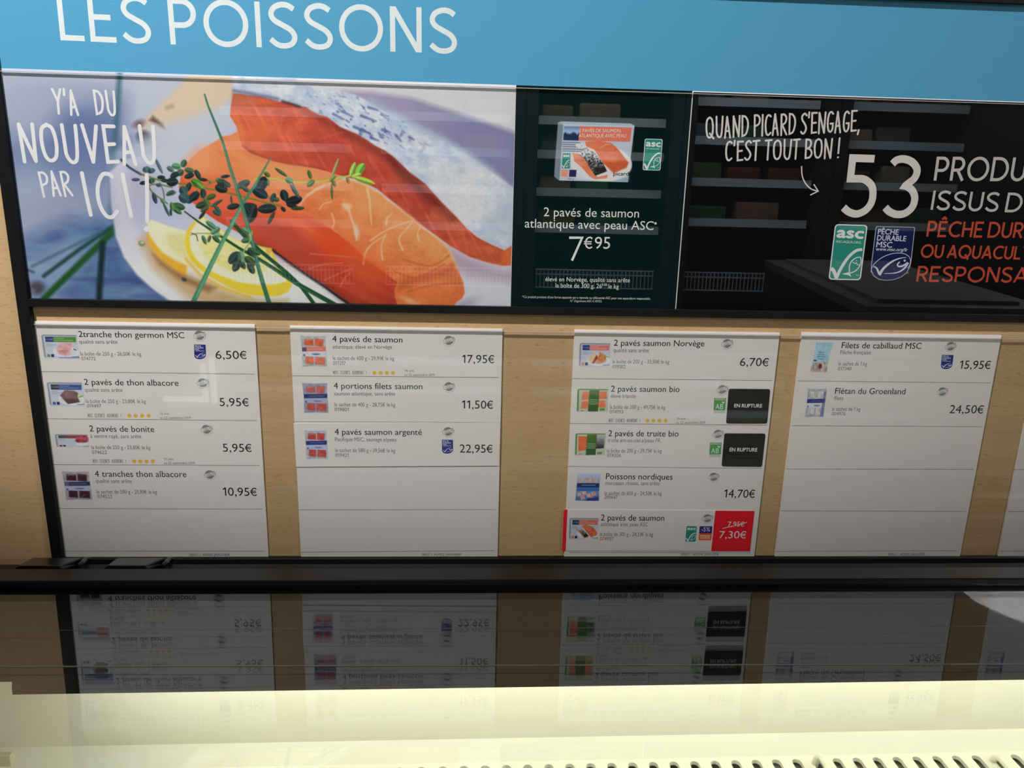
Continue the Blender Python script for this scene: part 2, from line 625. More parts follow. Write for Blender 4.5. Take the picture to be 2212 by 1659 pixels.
class Print:
    """a flat picture: a fine grid of coloured vertices on the board, inked shape by shape"""
    def __init__(self, x0, x1, z0, z1, step, Y, quad=None):
        self.nx, self.nz = max(3, int(round((x1 - x0) / step)) + 1), max(3, int(round((z1 - z0) / step)) + 1)
        self.gx, self.gz = np.meshgrid(np.linspace(x0, x1, self.nx), np.linspace(z1, z0, self.nz))
        self.Y = Y
        if quad is None:       # coordinates of the sheet as photographed
            self.U, self.V = to_px(self.gx, np.full_like(self.gx, Y), self.gz)
        else:                  # 0..1 across and down the sheet
            self.U, self.V = (self.gx - x0) / (x1 - x0), (z1 - self.gz) / (z1 - z0)
        self.C = np.zeros(self.gx.shape + (3,))

    def _blend(self, sl, a, color):
        c = color(self.U[sl], self.V[sl]) if callable(color) else np.array(color, float)
        self.C[sl] = self.C[sl] * (1 - a[..., None]) + c * a[..., None]

    def _win(self, pts, m):
        P = np.array(pts, float)
        ok = ((self.U > P[:, 0].min() - m) & (self.U < P[:, 0].max() + m)
              & (self.V > P[:, 1].min() - m) & (self.V < P[:, 1].max() + m))
        r, c = np.where(ok.any(1))[0], np.where(ok.any(0))[0]
        if len(r) == 0 or len(c) == 0:
            return None
        return (slice(r[0], r[-1] + 1), slice(c[0], c[-1] + 1))

    def fill(self, color):
        self._blend((slice(None), slice(None)), np.ones_like(self.U), color)

    def _segdist(self, X, Yv, a, b):
        d = np.array(b, float) - np.array(a, float)
        l = max(float(d @ d), 1e-12)
        t = np.clip(((X - a[0]) * d[0] + (Yv - a[1]) * d[1]) / l, 0, 1)
        return np.hypot(X - a[0] - t * d[0], Yv - a[1] - t * d[1]), t

    def poly(self, pts, color, soft=0.8, alpha=1.0):
        sl = self._win(pts, soft * 2 + 1e-6)
        if sl is None:
            return
        X, Yv = self.U[sl], self.V[sl]
        d = np.full(X.shape, 1e9)
        ins = np.zeros(X.shape, bool)
        n = len(pts)
        for i in range(n):
            a, b = pts[i], pts[(i + 1) % n]
            d = np.minimum(d, self._segdist(X, Yv, a, b)[0])
            if a[1] != b[1]:
                ins ^= ((a[1] > Yv) != (b[1] > Yv)) & (X < (b[0] - a[0]) * (Yv - a[1]) / (b[1] - a[1]) + a[0])
        sd = np.where(ins, d, -d)
        self._blend(sl, np.clip(0.5 + sd / (2 * soft), 0, 1) * alpha, color)

    def stroke(self, pts, w0, color, w1=None, soft=0.8, alpha=1.0):
        w1 = w0 if w1 is None else w1
        sl = self._win(pts, max(w0, w1) / 2 + soft * 2)
        if sl is None:
            return
        X, Yv = self.U[sl], self.V[sl]
        best = np.full(X.shape, -1e9)
        n = len(pts) - 1
        for i in range(n):
            d, t = self._segdist(X, Yv, pts[i], pts[i + 1])
            best = np.maximum(best, (w0 + (w1 - w0) * (i + t) / n) / 2 - d)
        self._blend(sl, np.clip(0.5 + best / (2 * soft), 0, 1) * alpha, color)

    def leaf(self, cx, cy, ln, wd_, ang, color, soft=0.8, alpha=1.0, point=0.6, rib=True):
        ca, sa = math.cos(math.radians(ang)), math.sin(math.radians(ang))
        sl = self._win([(cx - ln, cy - ln), (cx + ln, cy + ln)], 1)
        if sl is None:
            return
        X, Yv = self.U[sl] - cx, self.V[sl] - cy
        u, v = (X * ca + Yv * sa) / (ln / 2), (-X * sa + Yv * ca) / (wd_ / 2)
        prof = np.clip(1 - u * u, 0, 1) ** point
        sd = (prof - np.abs(v)) * wd_ / 2
        sd = np.where(np.abs(u) > 1, -1e3, sd)
        c0 = np.array(color, float)
        sh = c0 * (1.0 + 0.22 * np.where(v < 0, 1, -0.6))[..., None]
        if rib:
            sh = sh + (np.exp(-(v * 6) ** 2) * 22)[..., None]
        a = np.clip(0.5 + sd / (2 * soft), 0, 1) * alpha
        self.C[sl] = self.C[sl] * (1 - a[..., None]) + sh * a[..., None]

    def ell(self, cx, cy, rx, ry, ang, color, soft=0.8, alpha=1.0):
        ca, sa = math.cos(math.radians(ang)), math.sin(math.radians(ang))
        m = max(rx, ry) + soft * 2
        sl = self._win([(cx - m, cy - m), (cx + m, cy + m)], 0)
        if sl is None:
            return
        X, Yv = self.U[sl] - cx, self.V[sl] - cy
        r = np.hypot((X * ca + Yv * sa) / rx, (-X * sa + Yv * ca) / ry)
        self._blend(sl, np.clip(0.5 + (1 - r) * min(rx, ry) / (2 * soft), 0, 1) * alpha, color)

    def build(self, name, parent, k=0.78):
        ol = world_loc(parent)
        n = self.nx * self.nz
        co = np.stack([self.gx - ol.x, np.full_like(self.gx, self.Y - ol.y), self.gz - ol.z], -1).reshape(-1, 3)
        i = np.arange(n).reshape(self.nz, self.nx)
        q = np.stack([i[:-1, :-1], i[1:, :-1], i[1:, 1:], i[:-1, 1:]], -1).reshape(-1, 4)
        me = bpy.data.meshes.new(name)
        me.vertices.add(n)
        me.vertices.foreach_set('co', co.ravel())
        me.loops.add(q.size)
        me.loops.foreach_set('vertex_index', q.ravel().astype(np.int32))
        me.polygons.add(len(q))
        me.polygons.foreach_set('loop_start', np.arange(0, q.size, 4, dtype=np.int32))
        me.update(calc_edges=True)
        ca = me.color_attributes.new('ink', 'FLOAT_COLOR', 'POINT')
        rgba = np.ones((n, 4), np.float32)
        rgba[:, :3] = np.clip(lin(np.clip(self.C, 0, 255)) / k, 0, 0.92).reshape(-1, 3)
        ca.data.foreach_set('color', rgba.ravel())
        me.materials.append(PRINT)
        o = bpy.data.objects.new(name, me)
        COL.objects.link(o)
        o.parent = parent
        return o


def mixc(a, b, t):
    return np.array(a, float) * (1 - t[..., None]) + np.array(b, float) * t[..., None]


# ================================================================== SETTING
def struct(name, x0, x1, y0, y1, z0, z1, m):
    b = MB()
    b.box(x0, x1, y0, y1, z0, z1)
    o = b.build(name, m, None, ((x0 + x1) / 2, (y0 + y1) / 2, z0))
    o['kind'] = 'structure'
    return o


WOODY = 0.002
struct('wall_back', -1.9, 3.7, WOODY, 0.06, 0.0, 2.75, OAK)
struct('floor', -1.9, 3.7, -3.6, 0.06, -0.05, 0.0, mat('grey_floor_tile', (120, 116, 110), 0.5, 0.3))
struct('ceiling', -1.9, 3.7, -3.6, 0.06, 2.75, 2.8, mat('off_white_ceiling', (120, 118, 114), 0.8, 0.1))
struct('wall_front', -1.9, 3.7, -3.66, -3.6, 0.0, 2.75, mat('dark_shop_wall', (20, 22, 26), 0.8, 0.1))

# ================================================================== BOARD
FY = -0.0055                                   # front of the black frame
XR = 0.80                                      # the board runs on past the right of the photograph
px_out = sum(at(x, y, FY).x for x, y in ((4, 380), (54, 800), (106, 1200))) / 3
px_in = sum(at(x, y, FY).x for x, y in ((31, 380), (57, 610), (79, 800), (127, 1200))) / 4
bar_top = sum(at(x, y, -.001).z for x, y in ((62, 644.5), (560, 654), (1103, 664), (1652, 670), (2212, 677))) / 5
bar_bot = sum(at(x, y, FY).z for x, y in ((100, 664), (560, 674), (1103, 681), (1457, 685), (2212, 692))) / 5
top_bar = (at(2212, 11, FY).z + at(2070, 0, FY).z) / 2
z_foot = at(1106, 1202.5, -.0005).z
z_split = sum(at(x, y).z for x, y in ((6, 147), (560, 166), (1115, 184), (1497, 197), (2212, 220))) / 5

fr = thing('display_frame', (px_out, WOODY, z_foot), 'thin black metal frame that holds the posters and price sheets', 'frame')
for nm, bx in (('side_post', (px_out, px_in, FY, WOODY, z_foot - 0.03, top_bar + 0.03)),
               ('top_bar', (px_in, XR, FY, WOODY, top_bar, top_bar + 0.03)),
               ('cross_bar', (px_in, XR, FY, WOODY, bar_bot, bar_top)),
               ('bottom_bar', (px_in, XR, FY, WOODY, z_foot - 0.03, z_foot))):
    b = MB()
    b.box(*bx, bev=0.0004)
    b.build(nm, BLACK, fr)

# ---- blue heading
hd = thing('header_sign', (px_in, WOODY, z_split), 'wide sky blue heading panel with large white capitals across the top', 'sign')
b = MB()
b.box(px_in, XR, 0.0, WOODY, z_split, top_bar)
b.build('panel', mat('sky_blue_panel', (88, 170, 210), 0.55, 0.2, 1.2, 0.015, 8), hd)
b = MB()
stroke_line(b, 'LES', GEO, 131, 327, 86, 102, 11.5, 95, gap=.13, rnd=False)
stroke_line(b, 'POISSONS', GEO, 369, 986, 96, 99, 11.5, 116, gap=.165, rnd=False)
b.build('lettering', mat('heading_white', (224, 236, 236), 0.55, 0.2, 1.12), hd)

# ---- posters
xA = sum(at(x, y).x for x, y in ((4, 150), (58, 645))) / 2
xB = sum(at(x, y).x for x, y in ((1115, 185), (1103, 662))) / 2
xC = sum(at(x, y).x for x, y in ((1497, 200), (1457, 668))) / 2
z_pb = bar_top - 0.004


def sheet(name, x0, x1, z0, z1, m, label, cat, group=None, y0=0.0, y1=None, part='sheet'):
    t = thing(name, ((x0 + x1) / 2, WOODY if y1 is None else y1, z0), label, cat, group)
    q = MB()
    q.box(x0, x1, y0, WOODY if y1 is None else y1, z0, z1)
    q.build(part, m, t)
    return t


# ---- emblems, drawn in the corners q = (tl, tr, br, bl) of their sign in pixels
def emap(q):
    tl, tr, br, bl = (np.array(p, float) for p in q)
    return lambda u, v: tuple(tl * (1 - u) * (1 - v) + tr * u * (1 - v) + br * u * v + bl * (1 - u) * v)


def epoly(mb, f, pts, Y):
    mb.poly([at(*f(u, v), Y) for u, v in pts])


def rrect(u0, v0, u1, v1, ru, rv):
    P = []
    for cx, cy, a in ((u1 - ru, v0 + rv, -90), (u1 - ru, v1 - rv, 0), (u0 + ru, v1 - rv, 90), (u0 + ru, v0 + rv, 180)):
        P += [(cx + ru * math.cos(math.radians(a + 90 * i / 6)), cy + rv * math.sin(math.radians(a + 90 * i / 6))) for i in range(7)]
    return P


_n = [0]


def estroke(mb, f, pts, w0, w1, Y):
    """tapering stroke through unit points, widths in unit u"""
    P = spline(pts, 6) if len(pts) > 2 else pts
    w = np.linalg.norm(np.array(f(1, .5)) - np.array(f(0, .5)))
    q = [np.array(f(*p)) for p in P]
    n = len(q)
    L, R = [], []
    for i in range(n):
        d = q[min(i + 1, n - 1)] - q[max(i - 1, 0)]
        d = d / np.linalg.norm(d)
        t = i / (n - 1)
        h = w * (w0 * (1 - t) + w1 * t) / 2
        L.append(q[i] + np.array([-d[1], d[0]]) * h)
        R.append(q[i] - np.array([-d[1], d[0]]) * h)
    _n[0] += 1
    Y = Y - 1.2e-5 * (_n[0] % 6)
    vs = [at(p[0], p[1], Y) for p in L + R]
    mb.add(vs, [(i, i + 1, n + i + 1, n + i) for i in range(n - 1)])


TEAL = mat('teal_emblem', (34, 122, 108), 0.5, 0.2, 0.6)
NAVY = mat('navy_emblem', (30, 42, 112), 0.5, 0.2, 0.6)
EMW = mat('emblem_white', (222, 220, 216), 0.5, 0.2, 0.72)


def aqua_emblem(parent, q, big, Y=-0.00006):
    """green rounded emblem: lower-case word, tick and fish"""
    f = emap(q)
    b = MB()
    if big:
        epoly(b, f, rrect(0, 0, 1, 1, .11, .06), Y)
        fld = rrect(.035, .02, .965, .98, .09, .05)
        base = b.build('certification_logo', EMW, parent)
        b = MB()
        epoly(b, f, fld, Y - 2e-5)
        b.build('logo_field', TEAL, base)
    else:
        epoly(b, f, rrect(0, 0, 1, 1, .07, .05), Y)
        base = b.build('certification_logo', TEAL, parent)
    b = MB()
    Y2 = Y - 4e-5
    estroke(b, f, [(.04, .80), (.13, .84), (.24, .97)], .12, .10, Y2)
    estroke(b, f, [(.24, .975), (.34, .80), (.52, .60), (.74, .47), (.93, .445)], .09, .085, Y2)
    estroke(b, f, [(.62, .865), (.60, .74), (.66, .65), (.78, .595), (.91, .585)], .035, .03, Y2)
    estroke(b, f, [(.91, .585), (.94, .68), (.88, .78), (.78, .84), (.62, .88)], .03, .03, Y2)
    epoly(b, f, [(.40, .895), (.62, .85), (.70, .945), (.60, .91)], Y2)
    if big:
        estroke(b, f, [(.69, .675), (.76, .70), (.80, .685), (.84, .72), (.91, .72)], .025, .02, Y2)
        epoly(b, f, [(.80 + .02 * math.cos(t), .645 + .011 * math.sin(t)) for t in np.linspace(0, 6.28, 9)[:-1]], Y2)
        h = f(0, 0)[1] - f(0, 1)[1]
    l, r = f(.10, .235), f(.90, .245)
    type_line(b, 'asc', l[0], r[0], l[1], abs(f(0, 0)[1] - f(0, 1)[1]) * .19, r[1], Y2, 0.045)
    if big:
        l, r = f(.09, .33), f(.85, .34)
        type_line(b, 'ASC-AQUA.ORG', l[0], r[0], l[1], abs(f(0, 0)[1] - f(0, 1)[1]) * .04, r[1], Y2, 0.012)
        l, r = f(.83, .925), f(.93, .925)
        type_line(b, 'TM', l[0], r[0], l[1], abs(f(0, 0)[1] - f(0, 1)[1]) * .025, r[1], Y2)
    b.build('logo_lettering', EMW, base)
    return base


MSCS = [(0.02, 0), (.98, 0), (1, .03), (1, .62), (.985, .74), (.92, .85), (.80, .93), (.62, .985), (.42, 1.0), (.24, .985),
        (.09, .92), (.02, .83), (0, .72), (0, .03)]


def sea_emblem(parent, q, big, Y=-0.00006):
    """dark blue emblem with a rounded foot: four lines of type over a tick that turns into a fish"""
    f = emap(q)
    b = MB()
    epoly(b, f, MSCS, Y)
    if big:
        base = b.build('certification_logo', mat('emblem_pale_edge', (170, 174, 190), 0.5, 0.2, 0.72), parent)
        b = MB()
        epoly(b, f, [(.5 + (u - .5) * .965, .5 + (v - .5) * .978) for u, v in MSCS], Y - 2e-5)
        b.build('logo_field', mat('deep_navy_emblem', (14, 24, 68), 0.5, 0.2, 0.6), base)
    else:
        base = b.build('certification_logo', NAVY, parent)
    b = MB()
    Y2 = Y - 4e-5
    hh = abs(f(0, 0)[1] - f(0, 1)[1])
    estroke(b, f, [(.07, .745), (.15, .775), (.23, .88)], .03, .055, Y2)
    estroke(b, f, [(.235, .90), (.33, .77), (.52, .645), (.70, .585), (.86, .565)], .075, .012, Y2)
    estroke(b, f, [(.71, .645), (.66, .70), (.70, .735), (.80, .72), (.92, .66)], .03, .05, Y2)
    estroke(b, f, [(.92, .66), (.84, .77), (.66, .85), (.36, .872)], .06, .012, Y2)
    if big:
        epoly(b, f, [(.83 + .028 * math.cos(t), .625 + .021 * math.sin(t)) for t in np.linspace(0, 6.28, 13)[:-1]], Y2)
        el = [(.5 + .5 * math.cos(t) * .96 , .735 + .235 * math.sin(t) - .085 * math.cos(t)) for t in np.linspace(3.0, 6.75, 26)]
        estroke(b, f, el, .016, .016, Y2)
    for word, v, u1, sc in (('PÊCHE', .145, .55, .095), ('DURABLE', .262, .77, .095), ('MSC', .385, .42, .10), ('www.msc.org/fr', .45, .845, .06)):
        if not big and v > .4:
            estroke(b, f, [(.09, .44), (.85, .44)], .03, .03, Y2)
            continue
        l, r = f(.07, v), f(.07 + u1 * .95, v + .004)
        type_line(b, word, l[0], r[0], l[1], hh * sc, r[1], Y2, 0.018)
    b.build('logo_lettering', mat('emblem_pale', (198, 200, 214), 0.5, 0.2, 0.72), base)
    return base


# ---------------------------------------------------------------- thumbnails of packs
def fish_tex(c0, c1, s=9, seed=0):
    return lambda U, V: mixc(c0, c1, np.clip(fbm(U * s + V * 3, V * s - U * 4, seed) * 1.6 - .3, 0, 1))


def thumb_box(P, band, corner, food, plate=True, side=(140, 148, 160), face=(190, 198, 213), skew=.04):
    P.fill((214, 211, 208))
    P.poly([(0.0, .05), (.06, .0), (.97, .0), (1.0, .08), (1.0, .97), (.06, 1.0), (.01, .93)], side, .012)
    P.poly([(.055, .06), (1.0, .07), (1.0, .98), (.06, 1.0)], face, .012)
    P.poly([(.10, .09), (.33, .09), (.33, .31), (.10, .31)], lambda U, V: mixc(corner, (150, 172, 205), np.clip(1 - np.abs(V - .2) * 14 - fbm(U * 30, V * 8, 3) * .9, 0, 1) * .8), .01)
    P.poly([(.33, .09), (.965, .09), (.955, .31), (.33, .31)], band, .01)
    bl = np.clip(np.array(band) * .55 + 115, 0, 255)
    for v, u1 in ((.155, .62), (.235, .86)):
        P.stroke([(.36, v), (u1, v)], .032, bl, soft=.012, alpha=.75)
    for v in (.38, .43, .48):
        P.stroke([(.11, v), (.11 + .22 * (1 + math.sin(v * 60)) / 2 + .1, v)], .018, (120, 124, 130), soft=.012, alpha=.6)
    if plate:
        P.ell(.64, .72, .36, .24, 4, (226, 226, 228), .02)
        P.ell(.64, .745, .31, .17, 4, (205, 206, 212), .03)
    food(P)
    P.poly([(.10, .83), (.18, .83), (.18, .95), (.10, .95)], np.clip(np.array(band) * 1.05, 0, 255), .01)
    P.poly([(.21, .83), (.29, .83), (.29, .95), (.21, .95)], (36, 40, 92), .01)
    P.stroke([(.80, .93), (.97, .92)], .03, (70, 84, 140), soft=.012, alpha=.7)


def f_white_steak(P):
    P.poly([(.36, .62), (.5, .36), (.68, .34), (.82, .36), (.84, .52), (.74, .68), (.78, .82), (.62, .92), (.46, .84)], fish_tex((200, 148, 150), (228, 184, 182), 8), .02)
    P.poly([(.44, .70), (.6, .6), (.72, .70), (.62, .82)], (176, 112, 116), .03, .6)
    P.leaf(.90, .62, .12, .06, 40, (90, 110, 70), .01)
    P.poly([(.45, .95), (1, .93), (1, 1), (.45, 1)], (98, 112, 176), .03, .8)


def f_albacore(P):
    P.poly([(.33, .55), (.48, .33), (.72, .34), (.84, .44), (.82, .62), (.86, .82), (.52, .92), (.42, .74)], fish_tex((92, 66, 68), (142, 112, 112), 7, 2), .02)
    P.poly([(.44, .72), (.66, .66), (.82, .70), (.86, .83), (.53, .91)], (84, 58, 60), .02, .8)
    P.leaf(.90, .58, .16, .09, -25, (150, 176, 100), .01)


def f_bonito(P):
    P.poly([(.58, .50), (.66, .12), (.80, .06), (.86, .22), (.93, .10), (1.0, .30), (.97, .55), (.84, .68), (.66, .66)], fish_tex((140, 44, 62), (200, 104, 112), 8, 4), .02)
    P.ell(.80, .76, .2, .12, 0, (232, 232, 236), .02, .6)


def f_cooked(P):
    P.poly([(.28, .78), (.36, .5), (.58, .40), (.60, .6), (.44, .86)], fish_tex((228, 182, 148), (240, 210, 180), 8, 1), .02)
    P.poly([(.42, .86), (.56, .50), (.62, .62), (.5, .86)], (156, 66, 46), .02)
    P.poly([(.54, .86), (.66, .38), (.88, .52), (.86, .80), (.66, .88)], fish_tex((184, 112, 66), (222, 158, 104), 8, 5), .02)
    P.leaf(.92, .56, .14, .07, 30, (170, 180, 110), .01)


def f_two_salmon(P):
    P.ell(.66, .72, .36, .27, 4, (226, 224, 222), .02)
    P.poly([(.42, .38), (.56, .30), (.78, .40), (.95, .62), (.97, .78), (.76, .90), (.62, .68)], fish_tex((196, 92, 54), (226, 128, 84), 9, 2), .015)
    P.poly([(.24, .52), (.36, .44), (.5, .62), (.66, .84), (.66, .92), (.52, .95), (.40, .74)], fish_tex((206, 108, 72), (228, 146, 108), 9, 6), .015)
    P.poly([(.30, .38), (.42, .44), (.54, .62), (.68, .84), (.54, .90), (.42, .70), (.28, .52)],
           lambda U, V: mixc((198, 198, 200), (38, 40, 42), np.clip((V - .5) * 3.4 + (fbm(U * 60, V * 60, 8, 2) - .5) * 1.6, 0, 1)), .012)


def thumb_organic(P, kind):
    P.fill((214, 211, 208))
    P.poly([(.0, .06), (.06, .0), (.98, .0), (1, .06), (1, .97), (.04, 1), (.0, .94)], (184, 190, 178), .012)
    P.poly([(0, .05), (.055, .01), (.07, .96), (.02, .97)], (92, 140, 60), .01)
    P.poly([(.0, .05), (.06, 0), (.98, 0), (.96, .05)], (92, 140, 60), .01)
    if kind == 'salmon':
        P.poly([(.17, .12), (.93, .10), (.96, .42), (.15, .48)], fish_tex((222, 112, 70), (236, 148, 106), 7, 1), .012)
        P.poly([(.17, .54), (.9, .48), (.93, .80), (.5, .84), (.14, .86), (.15, .62)], fish_tex((222, 112, 70), (236, 150, 108), 7, 3), .012)
    else:
        P.poly([(.10, .14), (.40, .14), (.40, .74), (.12, .82)], fish_tex((208, 92, 52), (230, 126, 80), 7, 2), .012)
        P.poly([(.64, .08), (.96, .1), (.95, .66), (.66, .70)], lambda U, V: mixc((176, 172, 180), (48, 46, 52), np.clip((V - .15) * 2 + (fbm(U * 25, V * 40, 5) - .5) * .5, 0, 1)), .012)
    P.poly([(.385, .06), (.70, .05), (.69, .97), (.37, .98)], lambda U, V: mixc((74, 118, 52), (48, 92, 44), np.clip(V * 1.3, 0, 1)), .012)
    for v, a in ((.46, .12), (.53, .14), (.60, .15), (.66, .12)):
        P.stroke([(.53 - a, v), (.53 + a, v)], .03, (196, 206, 178), soft=.012, alpha=.65)
    P.poly([(.74, .84), (.90, .83), (.90, .93), (.74, .94)], (76, 150, 66), .012)
    P.leaf(.18, .93, .12, .06, -20, (110, 160, 80), .01)


def thumb_bag(P, piece, band, lower=(206, 212, 226), bag=(188, 192, 202), rows=2, dark=False, photo=(60, 70, 110)):
    P.fill((214, 211, 208))
    edge = [(0.0, .01), (.5, .03), (.98, .0), (.96, .3), (1, .99), (.5, .98), (.03, 1.0), (.05, .5)]
    P.poly(edge, lambda U, V: mixc(bag, np.array(bag) * .8, np.clip(fbm(U * 9, V * 12, 4) * 1.8 - .5, 0, 1)), .02)
    a, c = np.array(piece) * .86, np.clip(np.array(piece) * 1.12, 0, 255)
    for (u0, v0, u1, v1, s) in ((.14, .10, .50, .33, 1), (.54, .09, .88, .35, 2), (.15, .66, .48, .92, 3), (.53, .67, .92, .94, 4)):
        P.poly([(u0 + .02, v0), (u1, v0 + .02), (u1 - .01, v1), (u0, v1 - .02)], fish_tex(a, c, 8, s), .02)
    P.stroke([(.2, .16), (.3, .12), (.45, .16)], .012, (236, 236, 240), soft=.012, alpha=.6)
    P.stroke([(.6, .9), (.75, .8)], .012, (226, 226, 232), soft=.012, alpha=.5)
    P.poly([(.05, .38), (.97, .36), (.96, .50), (.05, .52)], band, .012)
    P.poly([(.05, .51), (.96, .50), (.96, .67), (.05, .67)], lower, .012)
    P.stroke([(.26, .44), (.84, .43)], .025, np.clip(np.array(band) * .5 + 120, 0, 255), soft=.012, alpha=.7)
    P.poly([(.05, .385), (.22, .38), (.22, .505), (.05, .51)], photo, .012, .8)
    P.leaf(.58, .59, .34, .07, 0, (120, 130, 160), .01, rib=False)
    P.poly([(.09, .60), (.16, .60), (.16, .66), (.09, .66)], (60, 66, 120), .012, .8)


def thumb_nordic(P):
    P.fill((214, 211, 208))
    P.poly([(.02, .0), (1, .0), (.97, .5), (.98, 1), (0, .99), (.04, .5)], lambda U, V: mixc((186, 198, 222), (86, 118, 178), np.clip(V * 1.2 - .1 + (fbm(U * 8, V * 8, 2) - .5) * .5, 0, 1)), .02)
    for i, (u, v) in enumerate(((.2, .26), (.42, .25), (.6, .27), (.8, .28), (.16, .76), (.36, .72), (.55, .80), (.75, .74), (.3, .88), (.68, .9))):
        P.poly([(u - .1, v - .05), (u + .06, v - .08), (u + .11, v + .05), (u - .06, v + .08)], fish_tex((196, 150, 140), (230, 200, 190), 9, i), .02)
    P.poly([(.04, .36), (.97, .36), (.97, .52), (.03, .52)], (38, 58, 110), .012)
    P.stroke([(.25, .43), (.8, .43)], .025, (170, 186, 216), soft=.012, alpha=.8)
    P.poly([(.03, .53), (.97, .53), (.97, .64), (.03, .64)], (66, 110, 178), .012)
    P.poly([(.5, .9), (.97, .84), (.98, 1), (.45, 1)], (54, 66, 130), .03)


def thumb_cod(P):
    P.fill((214, 211, 208))
    P.poly([(.12, .02), (1, .0), (.88, .5), (.86, 1), (0, 1), (.08, .6)], lambda U, V: mixc((142, 186, 206), (176, 208, 220), np.clip(fbm(U * 6, V * 6, 3) * 1.8 - .4, 0, 1)), .02)
    P.poly([(.07, .68), (.86, .66), (.86, .98), (0, .98)], fish_tex((150, 132, 132), (214, 200, 198), 7, 4), .02)
    P.ell(.48, .8, .09, .09, 0, (110, 40, 40), .03)
    for v, a in ((.34, .12), (.41, .16), (.48, .2), (.56, .13)):
        P.stroke([(.46 - a, v), (.46 + a, v)], .022, (58, 96, 132), soft=.012, alpha=.7)
    P.stroke([(.12, .61), (.24, .61)], .04, (40, 44, 92), soft=.012)


def thumb_halibut(P):
    thumb_bag(P, (206, 198, 198), (36, 46, 112), (208, 212, 224), (178, 182, 198), photo=(36, 46, 112))
    P.poly([(.86, .12), (.98, .1), (.97, .98), (.8, .98)], (84, 96, 150), .03, .7)


def thumb(parent, x0, y0, x1, y1, painter, k=0.78, Y=-0.00006):
    a, b = at(x0, (y0 + y1) / 2), at(x1, (y0 + y1) / 2)
    c, d = at((x0 + x1) / 2, y0), at((x0 + x1) / 2, y1)
    P = Print(a.x, b.x, d.z, c.z, 0.00032, Y, quad=True)
    painter(P)
    return P.build('product_picture', parent, k)

# ================================================================== SALMON POSTER
po = sheet('salmon_poster', xA, xB, z_pb, z_split, mat('poster_card', (226, 224, 226), 0.5, 0.2),
           'large photo poster of raw salmon fillets with lemon slices, chives and thyme', 'poster', part='backing')
P = Print(xA + .0003, xB - .0003, z_pb, z_split - .0003, 0.00062, -0.00003)
U0, V0 = P.U, P.V
# table cloth and wooden table, out of focus
P.fill(lambda U, V: mixc((176, 182, 200), (128, 142, 176), np.clip((V - 180) / 130, 0, 1)))
P.ell(190, 290, 120, 75, 0, (92, 108, 152), 45, .8)
P.ell(60, 240, 60, 60, 0, (168, 174, 192), 30, .7)
P.ell(110, 200, 90, 26, 0, (160, 166, 190), 20, .8)
P.ell(50, 450, 62, 80, 30, (160, 172, 196), 28, .85)
P.ell(140, 470, 90, 60, 10, (152, 158, 182), 30, .8)
P.poly([(0, 540), (160, 470), (260, 460), (400, 670), (0, 690)], lambda U, V: mixc((74, 98, 146), (112, 140, 178), np.clip(fbm(U / 60, V / 18, 5) * 1.9 - .45, 0, 1)), 26)
P.poly([(40, 560), (150, 520), (190, 560), (90, 690), (40, 690)], (138, 162, 190), 18, .75)
P.ell(300, 600, 30, 14, 0, (52, 76, 134), 12, .6)
P.ell(245, 580, 26, 30, 0, (60, 84, 140), 14, .6)
P.stroke([(140, 602), (310, 606)], 7, (62, 80, 128), soft=5, alpha=.6)
P.ell(80, 622, 17, 14, 0, (72, 66, 76), 6, .9)
P.ell(68, 630, 9, 7, 0, (124, 120, 126), 4, .8)
P.stroke([(60, 583), (72, 588)], 4, (60, 66, 104), soft=3)
P.poly([(290, 150), (520, 150), (520, 300), (400, 330), (270, 290)], (184, 190, 206), 22, .9)
# pale wooden handle
P.poly([(296, 272), (335, 236), (395, 178), (410, 160), (500, 160), (505, 205), (478, 236), (420, 262), (352, 278), (318, 284)], (208, 190, 166), 6)
P.poly([(330, 250), (352, 268), (357, 279), (345, 274), (322, 260)], (112, 90, 86), 4)
P.ell(300, 268, 13, 8, -20, (110, 92, 98), 5, .9)
P.ell(312, 298, 17, 15, 30, (58, 56, 66), 5)
P.ell(330, 274, 14, 8, 10, (190, 186, 204), 4, .8)
P.stroke([(360, 233), (372, 229)], 8, (150, 132, 118), soft=4, alpha=.6)
# blurred chives standing behind
P.stroke([(259, 150), (254, 230), (246, 330), (238, 470)], 11, (66, 106, 122), soft=5, alpha=.85)
P.stroke([(246, 488), (170, 540), (95, 596)], 8, (34, 66, 66), soft=3.5)
P.stroke([(222, 500), (160, 530), (70, 575)], 5, (58, 92, 104), soft=4, alpha=.8)
P.stroke([(246, 498), (180, 562), (95, 645)], 14, (34, 84, 42), soft=3.5)
P.stroke([(222, 526), (218, 580), (213, 656)], 13, (24, 46, 50), soft=4)
# plate
PL = [(236, 372), (241, 440), (250, 512), (268, 556), (296, 594), (332, 626), (392, 668), (1112, 690), (1112, 300), (900, 200),
      (560, 200), (420, 280), (330, 330), (270, 345)]
P.poly([(a - 3, c + 4) for a, c in PL], (90, 112, 150), 3.5, .7)
P.poly(PL, lambda U, V: mixc((188, 190, 210), (219, 220, 222), np.clip((V - 470) / 110, 0, 1)), 3.0)
P.ell(300, 420, 60, 62, 20, (172, 170, 194), 26, .75)
P.ell(350, 470, 50, 40, 30, (178, 188, 214), 20, .6)
P.ell(410, 330, 60, 50, -20, (190, 196, 210), 24, .8)
P.poly([(255, 330), (300, 352), (350, 372), (420, 320), (560, 230), (560, 200), (330, 280)], (188, 194, 208), 14, .8)
P.stroke([(255, 350), (262, 440), (290, 545)], 26, (206, 204, 216), soft=14, alpha=.6)
